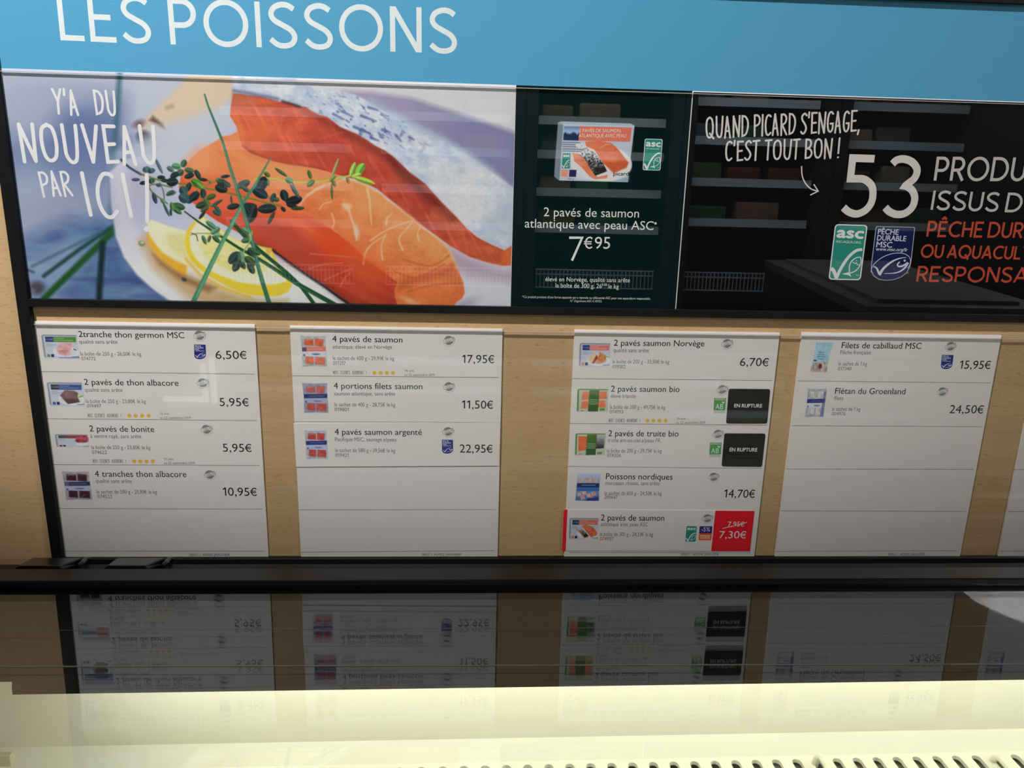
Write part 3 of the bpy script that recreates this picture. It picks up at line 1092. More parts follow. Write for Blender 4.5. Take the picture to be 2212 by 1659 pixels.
# rim of the plate and the cloth behind, upper right
P.poly([(640, 150), (1130, 150), (1130, 300), (1000, 262), (880, 228), (760, 206), (640, 196)], (206, 206, 210), 5)
P.poly([(740, 196), (800, 199), (890, 212), (990, 244), (1130, 292), (1130, 430), (1080, 380), (990, 318), (900, 270), (820, 232)],
       lambda U, V: mixc((160, 150, 180), (132, 130, 168), np.clip((U - 820) / 200, 0, 1)), 7)
P.poly([(1000, 500), (1115, 520), (1115, 690), (880, 690)], (200, 200, 212), 20, .8)
P.ell(1090, 610, 60, 60, 0, (204, 206, 216), 30, .8)
P.poly([(950, 520), (1010, 556), (1080, 582), (1112, 584), (1112, 610), (1010, 596), (970, 570)], (166, 140, 164), 12, .7)
P.ell(1000, 660, 30, 9, -25, (140, 138, 160), 8, .6)
# upper fillet: flesh
FL = [(503, 202), (498, 235), (497, 251), (505, 262), (512, 274), (517, 300), (523, 317), (541, 331), (567, 341), (592, 349), (619, 355),
      (682, 364), (729, 378), (769, 387), (813, 407), (856, 442), (885, 471), (928, 499), (972, 531), (1015, 555), (1059, 569), (1085, 574),
      (1103, 573), (1106, 530), (1090, 540), (1060, 527), (1030, 511), (1008, 492), (986, 468), (970, 452), (954, 436), (936, 416), (920, 398),
      (902, 384), (885, 372), (868, 355), (850, 338), (832, 325), (810, 314), (790, 300), (769, 288), (752, 281), (735, 274), (720, 262),
      (706, 251), (692, 248), (677, 241), (662, 231), (645, 228), (625, 220), (604, 219), (580, 212), (561, 207), (538, 205), (515, 201)]


def flesh(U, V):
    base = mixc((204, 96, 66), (184, 72, 56), np.clip((U - 560) / 160, 0, 1))
    base = mixc(base, (190, 86, 58), np.clip((U - 880) / 150, 0, 1))
    n = fbm(U / 46 + V / 30, V / 16 - U / 60, 9)
    base = base + ((n - .5) * 46)[..., None] * np.array([1, .72, .55])
    st = fbm((U - V * .55) / 9, (V + U * .4) / 70, 21, 2)
    return base + (np.clip(st - .58, 0, 1) * 60)[..., None] * np.array([1, .8, .7])


P.poly(FL, flesh, 1.6)
P.ell(560, 288, 36, 26, -30, (214, 108, 70), 16, .75)
P.poly([(505, 262), (512, 274), (517, 300), (524, 317), (530, 300), (524, 268), (512, 244), (499, 246)], (218, 122, 74), 4, .8)
P.poly([(503, 202), (560, 210), (545, 226), (505, 232)], (176, 108, 88), 8, .6)
P.poly([(523, 314), (560, 336), (640, 354), (700, 366), (690, 372), (600, 358), (530, 334)], (128, 46, 36), 5, .55)
P.poly([(645, 228), (720, 262), (790, 300), (850, 338), (885, 372), (920, 398), (880, 384), (820, 338), (740, 292), (660, 246)], (120, 50, 42), 8, .55)
P.poly([(830, 326), (886, 372), (955, 436), (990, 472), (975, 478), (915, 432), (862, 384)], (104, 34, 38), 9, .7)
for a_, b_, c_ in (((560, 250), (590, 236), 3), ((600, 285), (612, 250), 3), ((570, 300), (600, 262), 3), ((690, 300), (740, 286), 3), ((640, 270), (660, 250), 3),
                   ((880, 450), (905, 500), 2.5), ((920, 460), (940, 510), 2.5), ((960, 470), (975, 520), 2.5), ((1000, 500), (1010, 545), 2.5), ((650, 330), (700, 318), 3)):
    P.stroke([a_, b_], c_, (218, 122, 92), soft=3, alpha=.4)
P.poly([(1085, 545), (1106, 528), (1106, 572), (1080, 572)], (214, 110, 58), 5, .8)
# upper fillet: silver skin
SK = [(500, 150), (640, 178), (700, 190), (769, 206), (800, 222), (827, 239), (870, 262), (914, 286), (960, 306), (1001, 329), (1030, 348), (1059, 369),
      (1085, 388), (1112, 408), (1112, 526), (1090, 540), (1060, 527), (1030, 511), (1008, 492), (986, 468), (970, 452), (954, 436), (936, 416), (920, 398), (902, 384), (885, 372),
      (868, 355), (850, 338), (832, 325), (810, 314), (790, 300), (769, 288), (752, 281), (735, 274), (720, 262), (706, 251), (692, 248),
      (677, 241), (662, 231), (645, 228), (625, 220), (604, 219), (580, 212), (561, 207), (538, 205), (504, 200)]


def skin(U, V):
    s, t = U * .86 + V * .5, V * .86 - U * .5
    n = fbm(s / 26, t / 14, 31)
    base = mixc((176, 190, 212), (211, 214, 221), np.clip(n * 2.0 - .45, 0, 1))
    sp = fbm(s / 11, t / 5.2, 41, 2)
    mk = np.clip((sp - .64) * 6, 0, 1) * np.clip(1.15 - np.hypot((U - 790) / 190, (V - 262) / 90), 0, 1)
    base = mixc(base, (92, 110, 158), np.clip(mk, 0, .75))
    wht = np.clip(1.3 - np.hypot((U - 1000) / 95, (V - 430) / 75), 0, 1)
    base = mixc(base, (212, 212, 216), wht * .85)
    fr_ = fbm(U / 5, V / 4, 51, 2)
    return base + ((fr_ - .5) * 18)[..., None]


P.poly(SK, skin, 2.2)
P.stroke([(800, 216), (868, 258), (960, 302), (1060, 366)], 14, (160, 186, 204), soft=8, alpha=.55)
P.stroke([(505, 196), (545, 203), (600, 214)], 6, (72, 78, 110), soft=4, alpha=.7)
P.stroke([(610, 219), (646, 230)], 6, (60, 52, 66), soft=3, alpha=.8)
for a_, b_ in (((738, 240), (762, 252)), ((780, 250), (812, 262)), ((802, 298), (818, 304)), ((855, 292), (866, 305)), ((826, 280), (842, 286)), ((765, 274), (798, 288)), ((720, 246), (742, 258)), ((884, 296), (894, 302)), ((796, 232), (816, 238))):
    P.stroke([a_, b_], 5, (62, 82, 136), 2.5, soft=2.5, alpha=.8)
P.poly([(1050, 470), (1112, 420), (1112, 520), (1040, 500)], (164, 182, 202), 12, .55)
# lower fillet: back and side
SD = [(405, 350), (418, 337), (431, 326), (446, 316), (461, 308), (480, 295), (500, 291), (512, 284), (523, 317), (541, 331), (567, 341), (592, 349), (619, 355),
      (682, 364), (729, 378), (745, 392), (790, 410), (880, 560), (885, 672), (770, 668), (726, 636), (697, 615), (675, 600), (654, 586), (619, 563), (587, 540),
      (552, 524), (520, 505), (470, 478), (432, 452), (406, 428), (386, 404), (392, 375)]


def side(U, V):
    d = V - (350 + (U - 420) * .34)
    base = mixc((226, 136, 88), (216, 96, 62), np.clip(d / 50, 0, 1))
    base = mixc(base, (196, 70, 46), np.clip((d - 60) / 60, 0, 1))
    base = mixc(base, (158, 58, 42), np.clip((V - 560 - (U - 640) * .2) / 70, 0, 1) * .8)
    n = fbm((U + V * .3) / 60, (V - U * .45) / 13, 61)
    return base + ((n - .5) * 40)[..., None] * np.array([1, .8, .6])


P.poly(SD, side, 1.8)
P.ell(430, 352, 26, 36, 35, (232, 152, 104), 14, .7)
P.ell(620, 378, 70, 18, 12, (228, 158, 104), 12, .7)
P.ell(500, 440, 50, 16, 20, (226, 110, 84), 12, .6)
P.ell(720, 530, 40, 44, 30, (214, 74, 34), 24, .75)
P.ell(640, 545, 62, 24, 28, (166, 66, 54), 20, .6)
P.ell(590, 500, 60, 18, 24, (178, 76, 64), 16, .6)
P.ell(790, 590, 40, 30, 30, (206, 84, 44), 18, .7)
P.poly([(523, 505), (600, 545), (700, 610), (790, 672), (760, 668), (690, 612), (600, 550), (540, 520)], (120, 46, 40), 7, .5)
P.stroke([(540, 524), (590, 541), (622, 566), (656, 590), (700, 619), (732, 642), (770, 668)], 5, (36, 32, 42), soft=2.0)
P.stroke([(600, 552), (650, 588), (700, 622), (740, 655)], 2.5, (170, 168, 180), soft=1.5, alpha=.5)
for L_ in ([(670, 548), (720, 552), (770, 556)], [(668, 580), (700, 570), (740, 568)], [(700, 605), (730, 592), (760, 580)], [(735, 620), (745, 600), (756, 590)]):
    P.stroke(L_, 2.2, (216, 126, 92), soft=1.5, alpha=.75)
# lower fillet: cut face
CF = [(646, 446), (654, 434), (665, 421), (682, 410), (700, 401), (720, 395), (740, 389), (764, 389), (780, 396), (798, 404), (812, 413), (827, 422),
      (838, 433), (856, 445), (875, 459), (894, 474), (918, 495), (943, 514), (960, 528), (972, 543), (980, 560), (986, 578), (994, 594), (1001, 610),
      (1004, 633), (998, 645), (986, 653), (974, 672), (862, 672), (853, 641), (852, 626), (858, 610), (830, 588), (798, 567), (782, 552), (769, 537),
      (748, 519), (726, 503), (704, 487), (683, 474)]


def cut(U, V):
    t = np.clip(((U - 700) * .62 - (V - 480) * .78 + 60) / 170, 0, 1)
    base = mixc((216, 102, 58), (224, 150, 94), t)
    base = mixc(base, (218, 118, 66), np.clip((V - 560) / 70, 0, 1))
    n = fbm(U / 26, V / 20, 71)
    f2 = fbm(U / 3.6, V / 3.0, 81, 2)
    return base + ((n - .5) * 36)[..., None] * np.array([1, .85, .7]) + ((f2 - .5) * 14)[..., None]


P.poly(CF, cut, 1.6)
P.stroke(CF[2:22], 5, (228, 190, 150), soft=3, alpha=.7)
P.stroke([CF[0], CF[1], CF[2], CF[3], CF[4]], 4, (232, 190, 168), soft=2.5, alpha=.8)
for L_, w_ in (([(742, 442), (752, 450), (760, 475), (768, 496), (770, 520)], 7), ([(793, 408), (798, 430), (800, 458), (803, 486)], 6), ([(836, 470), (834, 485), (838, 470), (846, 462)], 5),
               ([(800, 520), (830, 500), (866, 484), (893, 476)], 4), ([(785, 570), (790, 545), (806, 525), (835, 508)], 4), ([(826, 560), (824, 530), (834, 505)], 4),
               ([(870, 540), (862, 515), (878, 495), (890, 480)], 4), ([(905, 520), (902, 505), (908, 490)], 3.5), ([(716, 460), (722, 480), (718, 492)], 3), ([(690, 452), (700, 440), (716, 436)], 2.5)):
    P.stroke(spline(L_, 4), w_, (238, 200, 160), 2.2, soft=1.8, alpha=.7)
P.ell(770, 500, 6, 16, -10, (238, 206, 190), 3, .7)
P.ell(750, 447, 9, 8, 0, (236, 196, 170), 4, .7)
P.poly([(856, 606), (900, 600), (980, 568), (990, 590), (900, 612), (862, 626)], (188, 82, 44), 7, .65)
for L_ in ([(850, 585), (900, 600), (960, 570)], [(870, 560), (930, 575), (970, 552)], [(880, 630), (940, 615), (996, 612)]):
    P.stroke(spline(L_, 4), 3.5, (180, 84, 50), soft=2.5, alpha=.6)
P.ell(885, 650, 18, 6, 20, (238, 196, 152), 4, .6)
P.poly([(756, 530), (800, 560), (850, 590), (840, 600), (790, 576), (752, 548)], (214, 86, 40), 8, .5)
# lemon
P.poly([(300, 520), (322, 500), (400, 590), (520, 640), (620, 660), (500, 690), (400, 640), (330, 580)], (190, 152, 100), 12, .75)
P.poly([(318, 484), (326, 474), (359, 487), (403, 499), (420, 530), (404, 592), (369, 568), (340, 541), (322, 508)], (226, 222, 188), 2.5)
P.poly([(360, 505), (400, 505), (405, 560), (380, 548), (362, 528)], lambda U, V: mixc((206, 204, 140), (222, 216, 160), fbm(U / 8, V / 6, 91)), 5)
P.poly([(317, 500), (330, 520), (350, 545), (378, 562), (404, 574), (402, 600), (372, 580), (342, 556), (322, 528)], (232, 172, 58), 3.5)
P.poly([(330, 548), (372, 582), (420, 604), (470, 620), (450, 632), (390, 606), (345, 572)], (134, 92, 52), 6, .7)
LM = [(439, 467), (430, 473), (418, 480), (409, 489), (402, 503), (399, 519), (401, 535), (405, 549), (414, 565), (429, 580), (448, 595), (469, 607), (493, 620), (518, 630), (545, 638), (575, 641),
      (604, 639), (620, 632), (629, 620), (630, 608), (608, 590), (586, 537), (552, 528), (509, 517), (470, 490)]
P.poly(LM, (234, 200, 62), 1.8)
P.poly([(439, 470), (424, 482), (414, 496), (409, 515), (412, 538), (424, 560), (446, 580), (478, 596), (520, 610), (560, 616), (600, 614), (618, 606), (600, 590), (584, 545), (552, 530), (509, 519), (470, 492)], (226, 224, 196), 2.5)
P.poly([(450, 500), (432, 520), (436, 545), (458, 568), (500, 586), (560, 592), (580, 580), (582, 548), (552, 534), (508, 522), (476, 500)],
       lambda U, V: mixc((214, 208, 128), (228, 222, 160), np.clip(fbm(U / 12, V / 7, 95) * 1.7 - .3, 0, 1)), 4)
P.poly([(448, 480), (470, 494), (490, 512), (470, 512), (450, 498)], (222, 206, 120), 3, .8)
P.stroke([(560, 600), (600, 604), (616, 604)], 7, (240, 240, 232), soft=3, alpha=.9)
P.poly([(575, 535), (587, 536), (582, 556), (572, 552)], (228, 180, 90), 2)
P.stroke([(402, 560), (430, 592), (480, 622), (540, 642)], 7, (226, 176, 44), soft=3, alpha=.7)
P.stroke([(480, 640), (560, 656), (620, 650)], 12, (176, 160, 96), soft=7, alpha=.5)
P.ell(398, 604, 6, 4, 30, (66, 76, 72), 1.5)
P.ell(306, 526, 7, 6, 20, (120, 136, 90), 2)
P.ell(307, 524, 4, 3, 0, (184, 196, 160), 1.5)
# thyme and chives
DK, MD, LT = (28, 44, 46), (58, 88, 62), (88, 128, 78)
for pts_, w_, c_ in (([(262, 345), (280, 362), (305, 377)], 5, (58, 78, 96)), ([(305, 376), (340, 388), (385, 396), (430, 404), (480, 414), (530, 426), (575, 438), (606, 445)], 4, (112, 124, 58)),
                     ([(372, 405), (340, 398), (322, 402), (330, 416), (345, 428), (362, 440)], 3, (96, 116, 70)), ([(345, 395), (352, 410), (355, 428)], 2.5, (78, 104, 80)),
                     ([(550, 387), (590, 386), (632, 393), (690, 392), (730, 385), (762, 378)], 4, (188, 190, 84)), ([(440, 404), (458, 394), (485, 384)], 2.5, (126, 130, 70)),
                     ([(425, 410), (436, 430), (448, 442)], 3, (110, 122, 60)), ([(575, 418), (584, 432), (596, 443)], 3, (120, 128, 70)), ([(632, 396), (640, 412), (645, 424)], 2.5, (96, 122, 100)),
                     ([(412, 508), (430, 504), (464, 505)], 2, (130, 150, 80)), ([(414, 504), (424, 508), (427, 520)], 2.2, (78, 92, 66))):
    P.stroke(spline(pts_, 4), w_, c_, soft=.9)
for a in ((310, 395, 8, 14, 80, DK), (327, 391, 10, 13, 80, (44, 74, 60)), (316, 366, 12, 14, 70, (66, 96, 96)), (327, 369, 10, 14, 80, (56, 80, 90)), (293, 388, 16, 6, 0, (58, 68, 88)),
          (343, 358, 32, 6, 64, (76, 96, 112)), (348, 383, 15, 7, 0, DK), (342, 400, 10, 6, 20, (50, 70, 66)), (356, 390, 14, 7, 5, DK), (397, 353, 15, 11, -70, MD), (381, 359, 18, 11, 12, (80, 124, 86)),
          (368, 365, 15, 9, 35, (74, 98, 96)), (409, 368, 18, 10, 12, MD), (389, 373, 15, 12, -40, (56, 86, 66)), (377, 378, 17, 11, -25, DK), (409, 380, 19, 10, -16, DK), (372, 393, 22, 16, -5, (24, 42, 44)),
          (427, 377, 20, 9, 62, (38, 54, 50)), (439, 388, 18, 6, 8, DK), (426, 396, 26, 13, 32, (64, 112, 46)), (434, 404, 22, 9, 45, (88, 132, 60)), (407, 404, 18, 10, -70, (34, 54, 54)),
          (396, 412, 18, 15, 60, (46, 72, 76)), (398, 428, 22, 18, 30, (48, 76, 78)), (410, 430, 18, 14, -60, (40, 66, 68)), (420, 424, 22, 15, -45, DK), (439, 418, 18, 11, 85, (36, 58, 52)),
          (456, 425, 20, 10, -22, (52, 86, 38)), (478, 407, 24, 16, 20, (30, 42, 42)), (480, 394, 20, 12, 10, (44, 62, 56)), (489, 398, 18, 10, 30, (36, 50, 48)), (487, 381, 18, 6, -8, DK), (455, 393, 8, 7, 60, (96, 116, 56)),
          (470, 388, 10, 6, -30, (76, 100, 60)), (526, 398, 26, 14, -25, (42, 66, 58)), (530, 408, 18, 8, 40, (52, 78, 64)), (566, 397, 28, 19, -66, (22, 35, 38)), (561, 416, 34, 18, 32, (30, 50, 56)),
          (577, 377, 13, 8, 40, (66, 92, 48)), (579, 394, 14, 5, 84, (70, 96, 56)), (607, 372, 28, 6, 35, (60, 86, 56)), (590, 427, 18, 10, -70, (40, 66, 60)), (597, 431, 12, 8, 10, (50, 78, 62)), (614, 422, 22, 15, 72, DK),
          (635, 433, 31, 16, -14, (22, 30, 34)), (630, 444, 20, 8, 12, (24, 34, 34)), (577, 451, 35, 17, -4, (30, 44, 48)), (643, 450, 25, 7, -2, (44, 60, 38)), (612, 452, 12, 7, 50, DK), (504, 446, 24, 11, -12, DK),
          (540, 443, 26, 8, 6, DK), (543, 462, 36, 20, -68, (34, 44, 50)), (534, 452, 20, 12, 60, DK), (586, 471, 26, 7, -62, (46, 62, 52)), (500, 432, 16, 4, 84, (50, 70, 60)), (468, 439, 26, 6, -32, (46, 72, 60)),
          (435, 443, 22, 12, -20, (36, 62, 46)), (447, 438, 18, 10, 60, (64, 92, 50)), (470, 452, 22, 7, 50, (48, 78, 66)), (468, 460, 18, 8, 30, (44, 74, 64)), (437, 464, 20, 6, -52, (34, 44, 40)), (442, 452, 18, 7, -30, (58, 80, 50)),
          (368, 417, 18, 8, -28, (46, 78, 56)), (376, 418, 12, 3, -40, (60, 90, 80)), (334, 428, 22, 8, 72, (40, 62, 66)), (385, 446, 26, 13, 14, (50, 78, 52)), (381, 454, 24, 9, 36, (62, 94, 56)), (372, 446, 16, 9, 80, (70, 110, 64)),
          (359, 452, 30, 5, 66, (52, 82, 72)), (369, 459, 13, 5, 84, (40, 62, 62)), (352, 434, 12, 8, 50, (90, 116, 80)), (625, 390, 15, 11, 20, (92, 132, 102)), (637, 413, 30, 7, 56, (62, 92, 84)),
          (669, 377, 18, 7, 74, (72, 94, 52)), (671, 396, 18, 10, -40, (86, 110, 62)), (724, 363, 38, 5, -70, (134, 144, 92)), (718, 385, 16, 7, -40, (110, 136, 70)), (717, 414, 30, 4, 88, (62, 82, 42)), (721, 396, 14, 7, 60, (92, 96, 50)),
          (762, 366, 28, 9, -70, (136, 176, 84)), (778, 366, 26, 14, -60, (108, 170, 62)), (770, 379, 18, 8, -20, (150, 186, 80)), (787, 390, 40, 10, 18, (142, 172, 66)), (752, 390, 14, 6, 70, (150, 110, 60))):
    P.leaf(a[0], a[1], a[2] * 1.2, a[3] * 1.22, a[4], a[5], soft=.9)
CH = (66, 126, 96)
P.stroke([(500, 478), (530, 512), (560, 540), (618, 588), (650, 618), (684, 664)], 8, (34, 80, 50), soft=1.1)
P.stroke([(399, 457), (430, 480), (453, 495), (518, 537), (560, 560), (598, 584), (640, 612), (734, 664)], 3, (34, 78, 48), 10, soft=1.1)
P.stroke([(560, 562), (598, 586), (640, 614), (690, 642)], 2, (80, 130, 84), soft=1.2, alpha=.7)
P.stroke([(584, 342), (566, 374), (548, 404), (524, 440), (500, 486), (479, 525), (450, 584), (412, 664)], 3.5, (70, 134, 100), 11.5, soft=1.0)
P.stroke([(520, 450), (478, 530), (448, 590), (424, 642)], 3, (132, 190, 156), soft=2, alpha=.7)
P.stroke([(442, 204), (450, 230), (464, 264), (481, 306), (496, 358), (508, 396), (524, 446), (544, 518), (556, 570), (567, 609), (584, 664)], 3.5, (58, 112, 86), 10, soft=1.0)
P.stroke([(482, 312), (508, 398), (526, 456), (546, 524), (568, 610)], 2.2, (112, 168, 136), soft=1.5, alpha=.7)
for a in ((534, 500, 24, 11, 34, (76, 126, 94)), (532, 519, 20, 10, -12, (62, 102, 62)), (540, 512, 14, 6, 80, (120, 160, 110)), (549, 543, 26, 11, 26, (52, 86, 60)), (506, 557, 28, 18, -48, (40, 58, 58)), (522, 561, 32, 14, 82, (88, 124, 96)),
          (511, 574, 24, 14, -62, (46, 64, 62)), (540, 564, 24, 14, 42, (50, 76, 46)), (542, 579, 24, 12, 62, (46, 64, 60)), (526, 574, 14, 8, 70, (42, 60, 54)), (540, 545, 14, 10, 60, (36, 54, 52)),
          (441, 518, 18, 7, 66, (62, 98, 72)), (452, 516, 14, 6, -72, (60, 88, 62)), (467, 517, 19, 8, 40, (52, 82, 60)), (465, 498, 20, 13, -35, (84, 128, 102)), (456, 486, 24, 9, 36, (72, 120, 96)), (470, 508, 12, 9, 0, (100, 146, 106))):
    P.leaf(a[0], a[1], a[2] * 1.2, a[3] * 1.22, a[4], a[5], soft=.9)
P.stroke([(545, 500), (538, 526), (528, 540), (524, 552)], 3, (140, 170, 110), soft=1)
P.build('printed_picture', po, 0.80)

b = MB()
stroke_line(b, "Y'A_DU", HAND, 118, 252, 246, 53, 5.3, 249, gap=.10, Y=-.00008, wob=.02)
stroke_line(b, 'NOUVEAU', HAND, 48, 340, 349, 82, 8.0, 355, gap=.10, Y=-.00008, wob=.012)
stroke_line(b, 'PAR', HAND, 92, 157, 425, 53, 5.0, 422, gap=.075, Y=-.00008, wob=.02)
px_stroke(b, [(177, 374), (186, 420), (196, 464)], 8.6, -.00008)
px_stroke(b, spline([(242, 381), (234, 376), (222, 377), (213, 394), (211, 420), (218, 448), (230, 466), (242, 469), (253, 457)]), 8.6, -.00008)
px_stroke(b, [(265, 377), (274, 424), (283, 466)], 8.6, -.00008)
px_stroke(b, [(317, 379), (318, 430), (318, 478)], 8.6, -.00008)
b.poly([at(317 + 6.5 * math.cos(t), 495 + 6 * math.sin(t), -.00008) for t in np.linspace(0, 6.28, 17)[:-1]])
b.build('lettering', mat('slogan_white', (228, 222, 226), 0.55, 0.15, 0.80), po)

# ================================================================== DARK GREEN OFFER POSTER
gp = sheet('offer_poster', xB, xC, z_pb, z_split, mat('dark_green_print', (4, 22, 21), 0.45, 0.1, 0.6, 0.05),
           'narrow dark green poster with a small salmon box picture and one big white price', 'poster')


def big_box(P):
    P.fill(np.array((4, 22, 21)) * 1.1)
    P.poly([(.025, .02), (.07, .0), (.94, .0), (1.0, .035), (.955, 1.0), (.07, 1.0), (.0, .93)], (150, 164, 176), .006)
    P.poly([(.025, .02), (.095, .05), (.075, 1.0), (.0, .93)], (118, 130, 142), .006)
    P.poly([(.09, .05), (.99, .045), (.955, .99), (.07, 1.0)], (176, 190, 204), .006)
    P.poly([(.10, .08), (.30, .08), (.295, .315), (.098, .315)], lambda U, V: mixc((30, 46, 82), (148, 176, 214), np.clip((.215 + (fbm(U * 40, U * 0, 3) - .5) * .09 - V) * 30, 0, 1) * np.clip(1.25 - (.21 - V) * 5, .25, 1)), .005)
    P.poly([(.30, .075), (.965, .07), (.955, .31), (.295, .315)], (212, 112, 96), .005)
    P.ell(.60, .68, .40, .31, 10, (214, 212, 212), .01)
    P.poly([(.20, .78), (.20, .52), (.4, .7), (.5, .98), (.30, .96)], (206, 208, 212), .02, .7)
    P.poly([(.38, .33), (.55, .31), (.70, .33), (.80, .43), (.95, .66), (.93, .74), (.77, .85), (.62, .68), (.50, .46), (.38, .40)], fish_tex((200, 96, 62), (222, 126, 88), 8, 2), .006)
    P.poly([(.64, .66), (.95, .66), (.92, .76), (.75, .84)], (186, 84, 46), .02, .7)
    P.stroke([(.57, .43), (.64, .37), (.70, .36)], .008, (236, 176, 150), soft=.006)
    P.poly([(.22, .53), (.36, .52), (.46, .72), (.56, .92), (.69, .88), (.68, .94), (.53, .965), (.46, .92), (.36, .78), (.25, .66)], fish_tex((208, 106, 78), (228, 142, 110), 9, 6), .006)
    P.poly([(.26, .35), (.38, .35), (.40, .42), (.50, .50), (.62, .68), (.68, .82), (.53, .90), (.44, .74), (.36, .58), (.26, .52)],
           lambda U, V: mixc((206, 208, 214), (36, 38, 36), np.clip((V - .47) * 3.6 + (fbm(U * 60, V * 60, 8, 2) - .5) * 2.1, 0, 1)), .006)
    P.poly([(.09, .81), (.18, .81), (.175, .93), (.085, .93)], (226, 140, 118), .005)
    P.poly([(.195, .81), (.285, .81), (.28, .93), (.19, .93)], (40, 36, 84), .005)
    for v, a in ((.35, .31), (.385, .25), (.42, .26), (.46, .36), (.495, .33)):
        P.stroke([(.10, v), (a, v)], .014, (64, 70, 84), soft=.006, alpha=.75)
    P.poly([(.80, .98), (.97, .90), (.955, .99)], (120, 158, 180), .02, .8)


q0, q1 = at(1199, 330), at(1367.5, 330)
P = Print(q0.x, q1.x, at(1283, 392).z, at(1283, 264).z, 0.00042, -0.00003, quad=True)
big_box(P)
pk = P.build('product_picture', gp, 0.74)
b = MB()
type_line(b, '2 PAVÉS DE SAUMON', 1251, 1340, 285.5, 7.5, 286, -.00006)
type_line(b, 'ATLANTIQUE AVEC PEAU', 1250, 1352, 296.5, 7.5, 297, -.00006)
b.build('pack_lettering', mat('pack_cream', (232, 200, 180), 0.6, 0.1, 0.62), pk)
b = MB()
type_line(b, 'picard', 1325, 1358, 379, 8, 379, -.00006, 0.02)
b.build('pack_lettering', mat('pack_navy', (40, 46, 62), 0.6, 0.1, 0.62), pk)
b = MB()
type_line(b, '300 g', 1226, 1239, 388.5, 4, 388.5, -.00006)
b.build('pack_lettering', mat('pack_navy', (40, 46, 62), 0.6, 0.1, 0.62), pk)
aqua_emblem(pk, [(1215.5, 331), (1232.5, 331), (1231.5, 364), (1213.5, 364)], False, -.00006)
aqua_emblem(gp, [(1393, 299.5), (1431.5, 300.5), (1426.5, 368.5), (1388, 367.5)], True)

b = MB()
type_line(b, '2 pavés de saumon', 1174.5, 1380, 467, 19, 470)
type_line(b, 'atlantique avec peau ASC', 1133.5, 1411.5, 491.5, 19, 497)
b.poly([at(1416 + 2.6 * math.cos(t), 482.5 + 2.6 * math.sin(t), -.00006) for t in np.linspace(0, 6.28, 13)[:-1]])
b.build('lettering', mat('offer_white', (214, 214, 212), 0.55, 0.15, 0.62), gp)
b = MB()
type_line(b, 'élevé en Norvège, qualité sans arête', 1178, 1360.5, 607.5, 9.5, 610)
type_line(b, 'la boîte de 300 g, 26', 1200, 1299.5, 621, 9.5, 622.5)
type_line(b, '€50', 1300, 1311.5, 617.5, 5, 617.5)
type_line(b, 'le kg', 1314, 1336.5, 623, 9.5, 623.5)
type_line(b, '*Ce produit provient d\'une ferme aquacole qui a répondu au référentiel ASC pour une aquaculture responsable.', 1128, 1405, 643.5, 5.0, 647.5)
type_line(b, 'N° d\'agrément ASC-C-01152.', 1232, 1300.5, 652.2, 4.6, 653)
b.build('lettering', mat('offer_white', (214, 214, 212), 0.55, 0.15, 0.62), gp)
b = MB()
px_stroke(b, [(1229.5, 513.5), (1257.5, 513.5), (1235.5, 563)], 5.2, -.00006, False)
type_line(b, '€95', 1261, 1317.5, 537, 25.5, 537.5)
b.build('price_lettering', mat('offer_white', (214, 214, 212)), gp)

# ================================================================== BLACK POSTER
bp_ = sheet('pledge_poster', xC, XR, z_pb, z_split, mat('black_print', (5, 5, 7), 0.45, 0.1, 0.5, 0.1),
            'black poster with a white 53, two seals and orange capitals at the right', 'poster')
b = MB()
wl = (at(1480, 300) - at(1478, 300)).length
b.box(xC, xC + wl, -.00008, 0, z_pb, z_split)
b.box(xC + wl, XR, -.00008, 0, z_split - wl, z_split)
b.build('white_edge', WHITEINK, bp_)
b = MB()
stroke_line(b, "QUAND PICARD S'ENGAGE,", HAND, 1524, 1855, 299, 46, 3.9, 284, gap=.075, wob=.012)
stroke_line(b, "C'EST TOUT BON !", HAND, 1566, 1812, 348, 43, 3.9, 341, gap=.075, wob=.012)
px_stroke(b, spline([(1731.5, 360), (1733, 380), (1740, 396), (1752, 408), (1767, 413)]), 2.6)
px_stroke(b, [(1758.5, 399), (1767.5, 413), (1751, 421)], 2.6)
px_stroke(b, [(1889, 343), (1842, 341.5), (1837, 386), (1848, 386)] + spline([(1848, 386), (1868, 388), (1884, 404), (1884, 432), (1872, 452), (1852, 462), (1834, 458), (1822, 448)]), 15.5, -.00006, False)
px_stroke(b, spline([(1928, 354), (1937, 346), (1952, 343.5), (1970, 350), (1981, 366), (1976, 384), (1962, 396), (1954, 402)])
          + spline([(1957, 401), (1970, 411), (1976, 428), (1970, 448), (1954, 461), (1936, 463), (1921, 457), (1912, 448)]), 15.5, -.00006, False)
b.build('lettering', mat('pledge_white', (196, 191, 187), 0.55, 0.15, 0.66), bp_)
b = MB()
stroke_line(b, 'PRODUITS', GEO, 2017, 2212, 390, 50.5, 6.1, 391, gap=.14, rnd=False, prefix='PRODU')
b.build('lettering', mat('pledge_grey', (158, 155, 152), 0.55, 0.15, 0.5), bp_)
b = MB()
stroke_line(b, "ISSUS D'", GEO, 2010, 2214, 453, 41, 5.3, 459, gap=.13, rnd=False)
b.build('lettering', mat('pledge_grey', (158, 155, 152), 0.55, 0.15, 0.5), bp_)
b = MB()
stroke_line(b, 'PÊCHE DURABLE', GEO, 2001, 2207, 511, 33, 4.7, 514, gap=.14, rnd=False, prefix='PÊCHE DUR')
stroke_line(b, 'OU AQUACULTURE', GEO, 1988, 2203, 556, 27.5, 4.3, 560, gap=.13, rnd=False, prefix='OU AQUACUL')
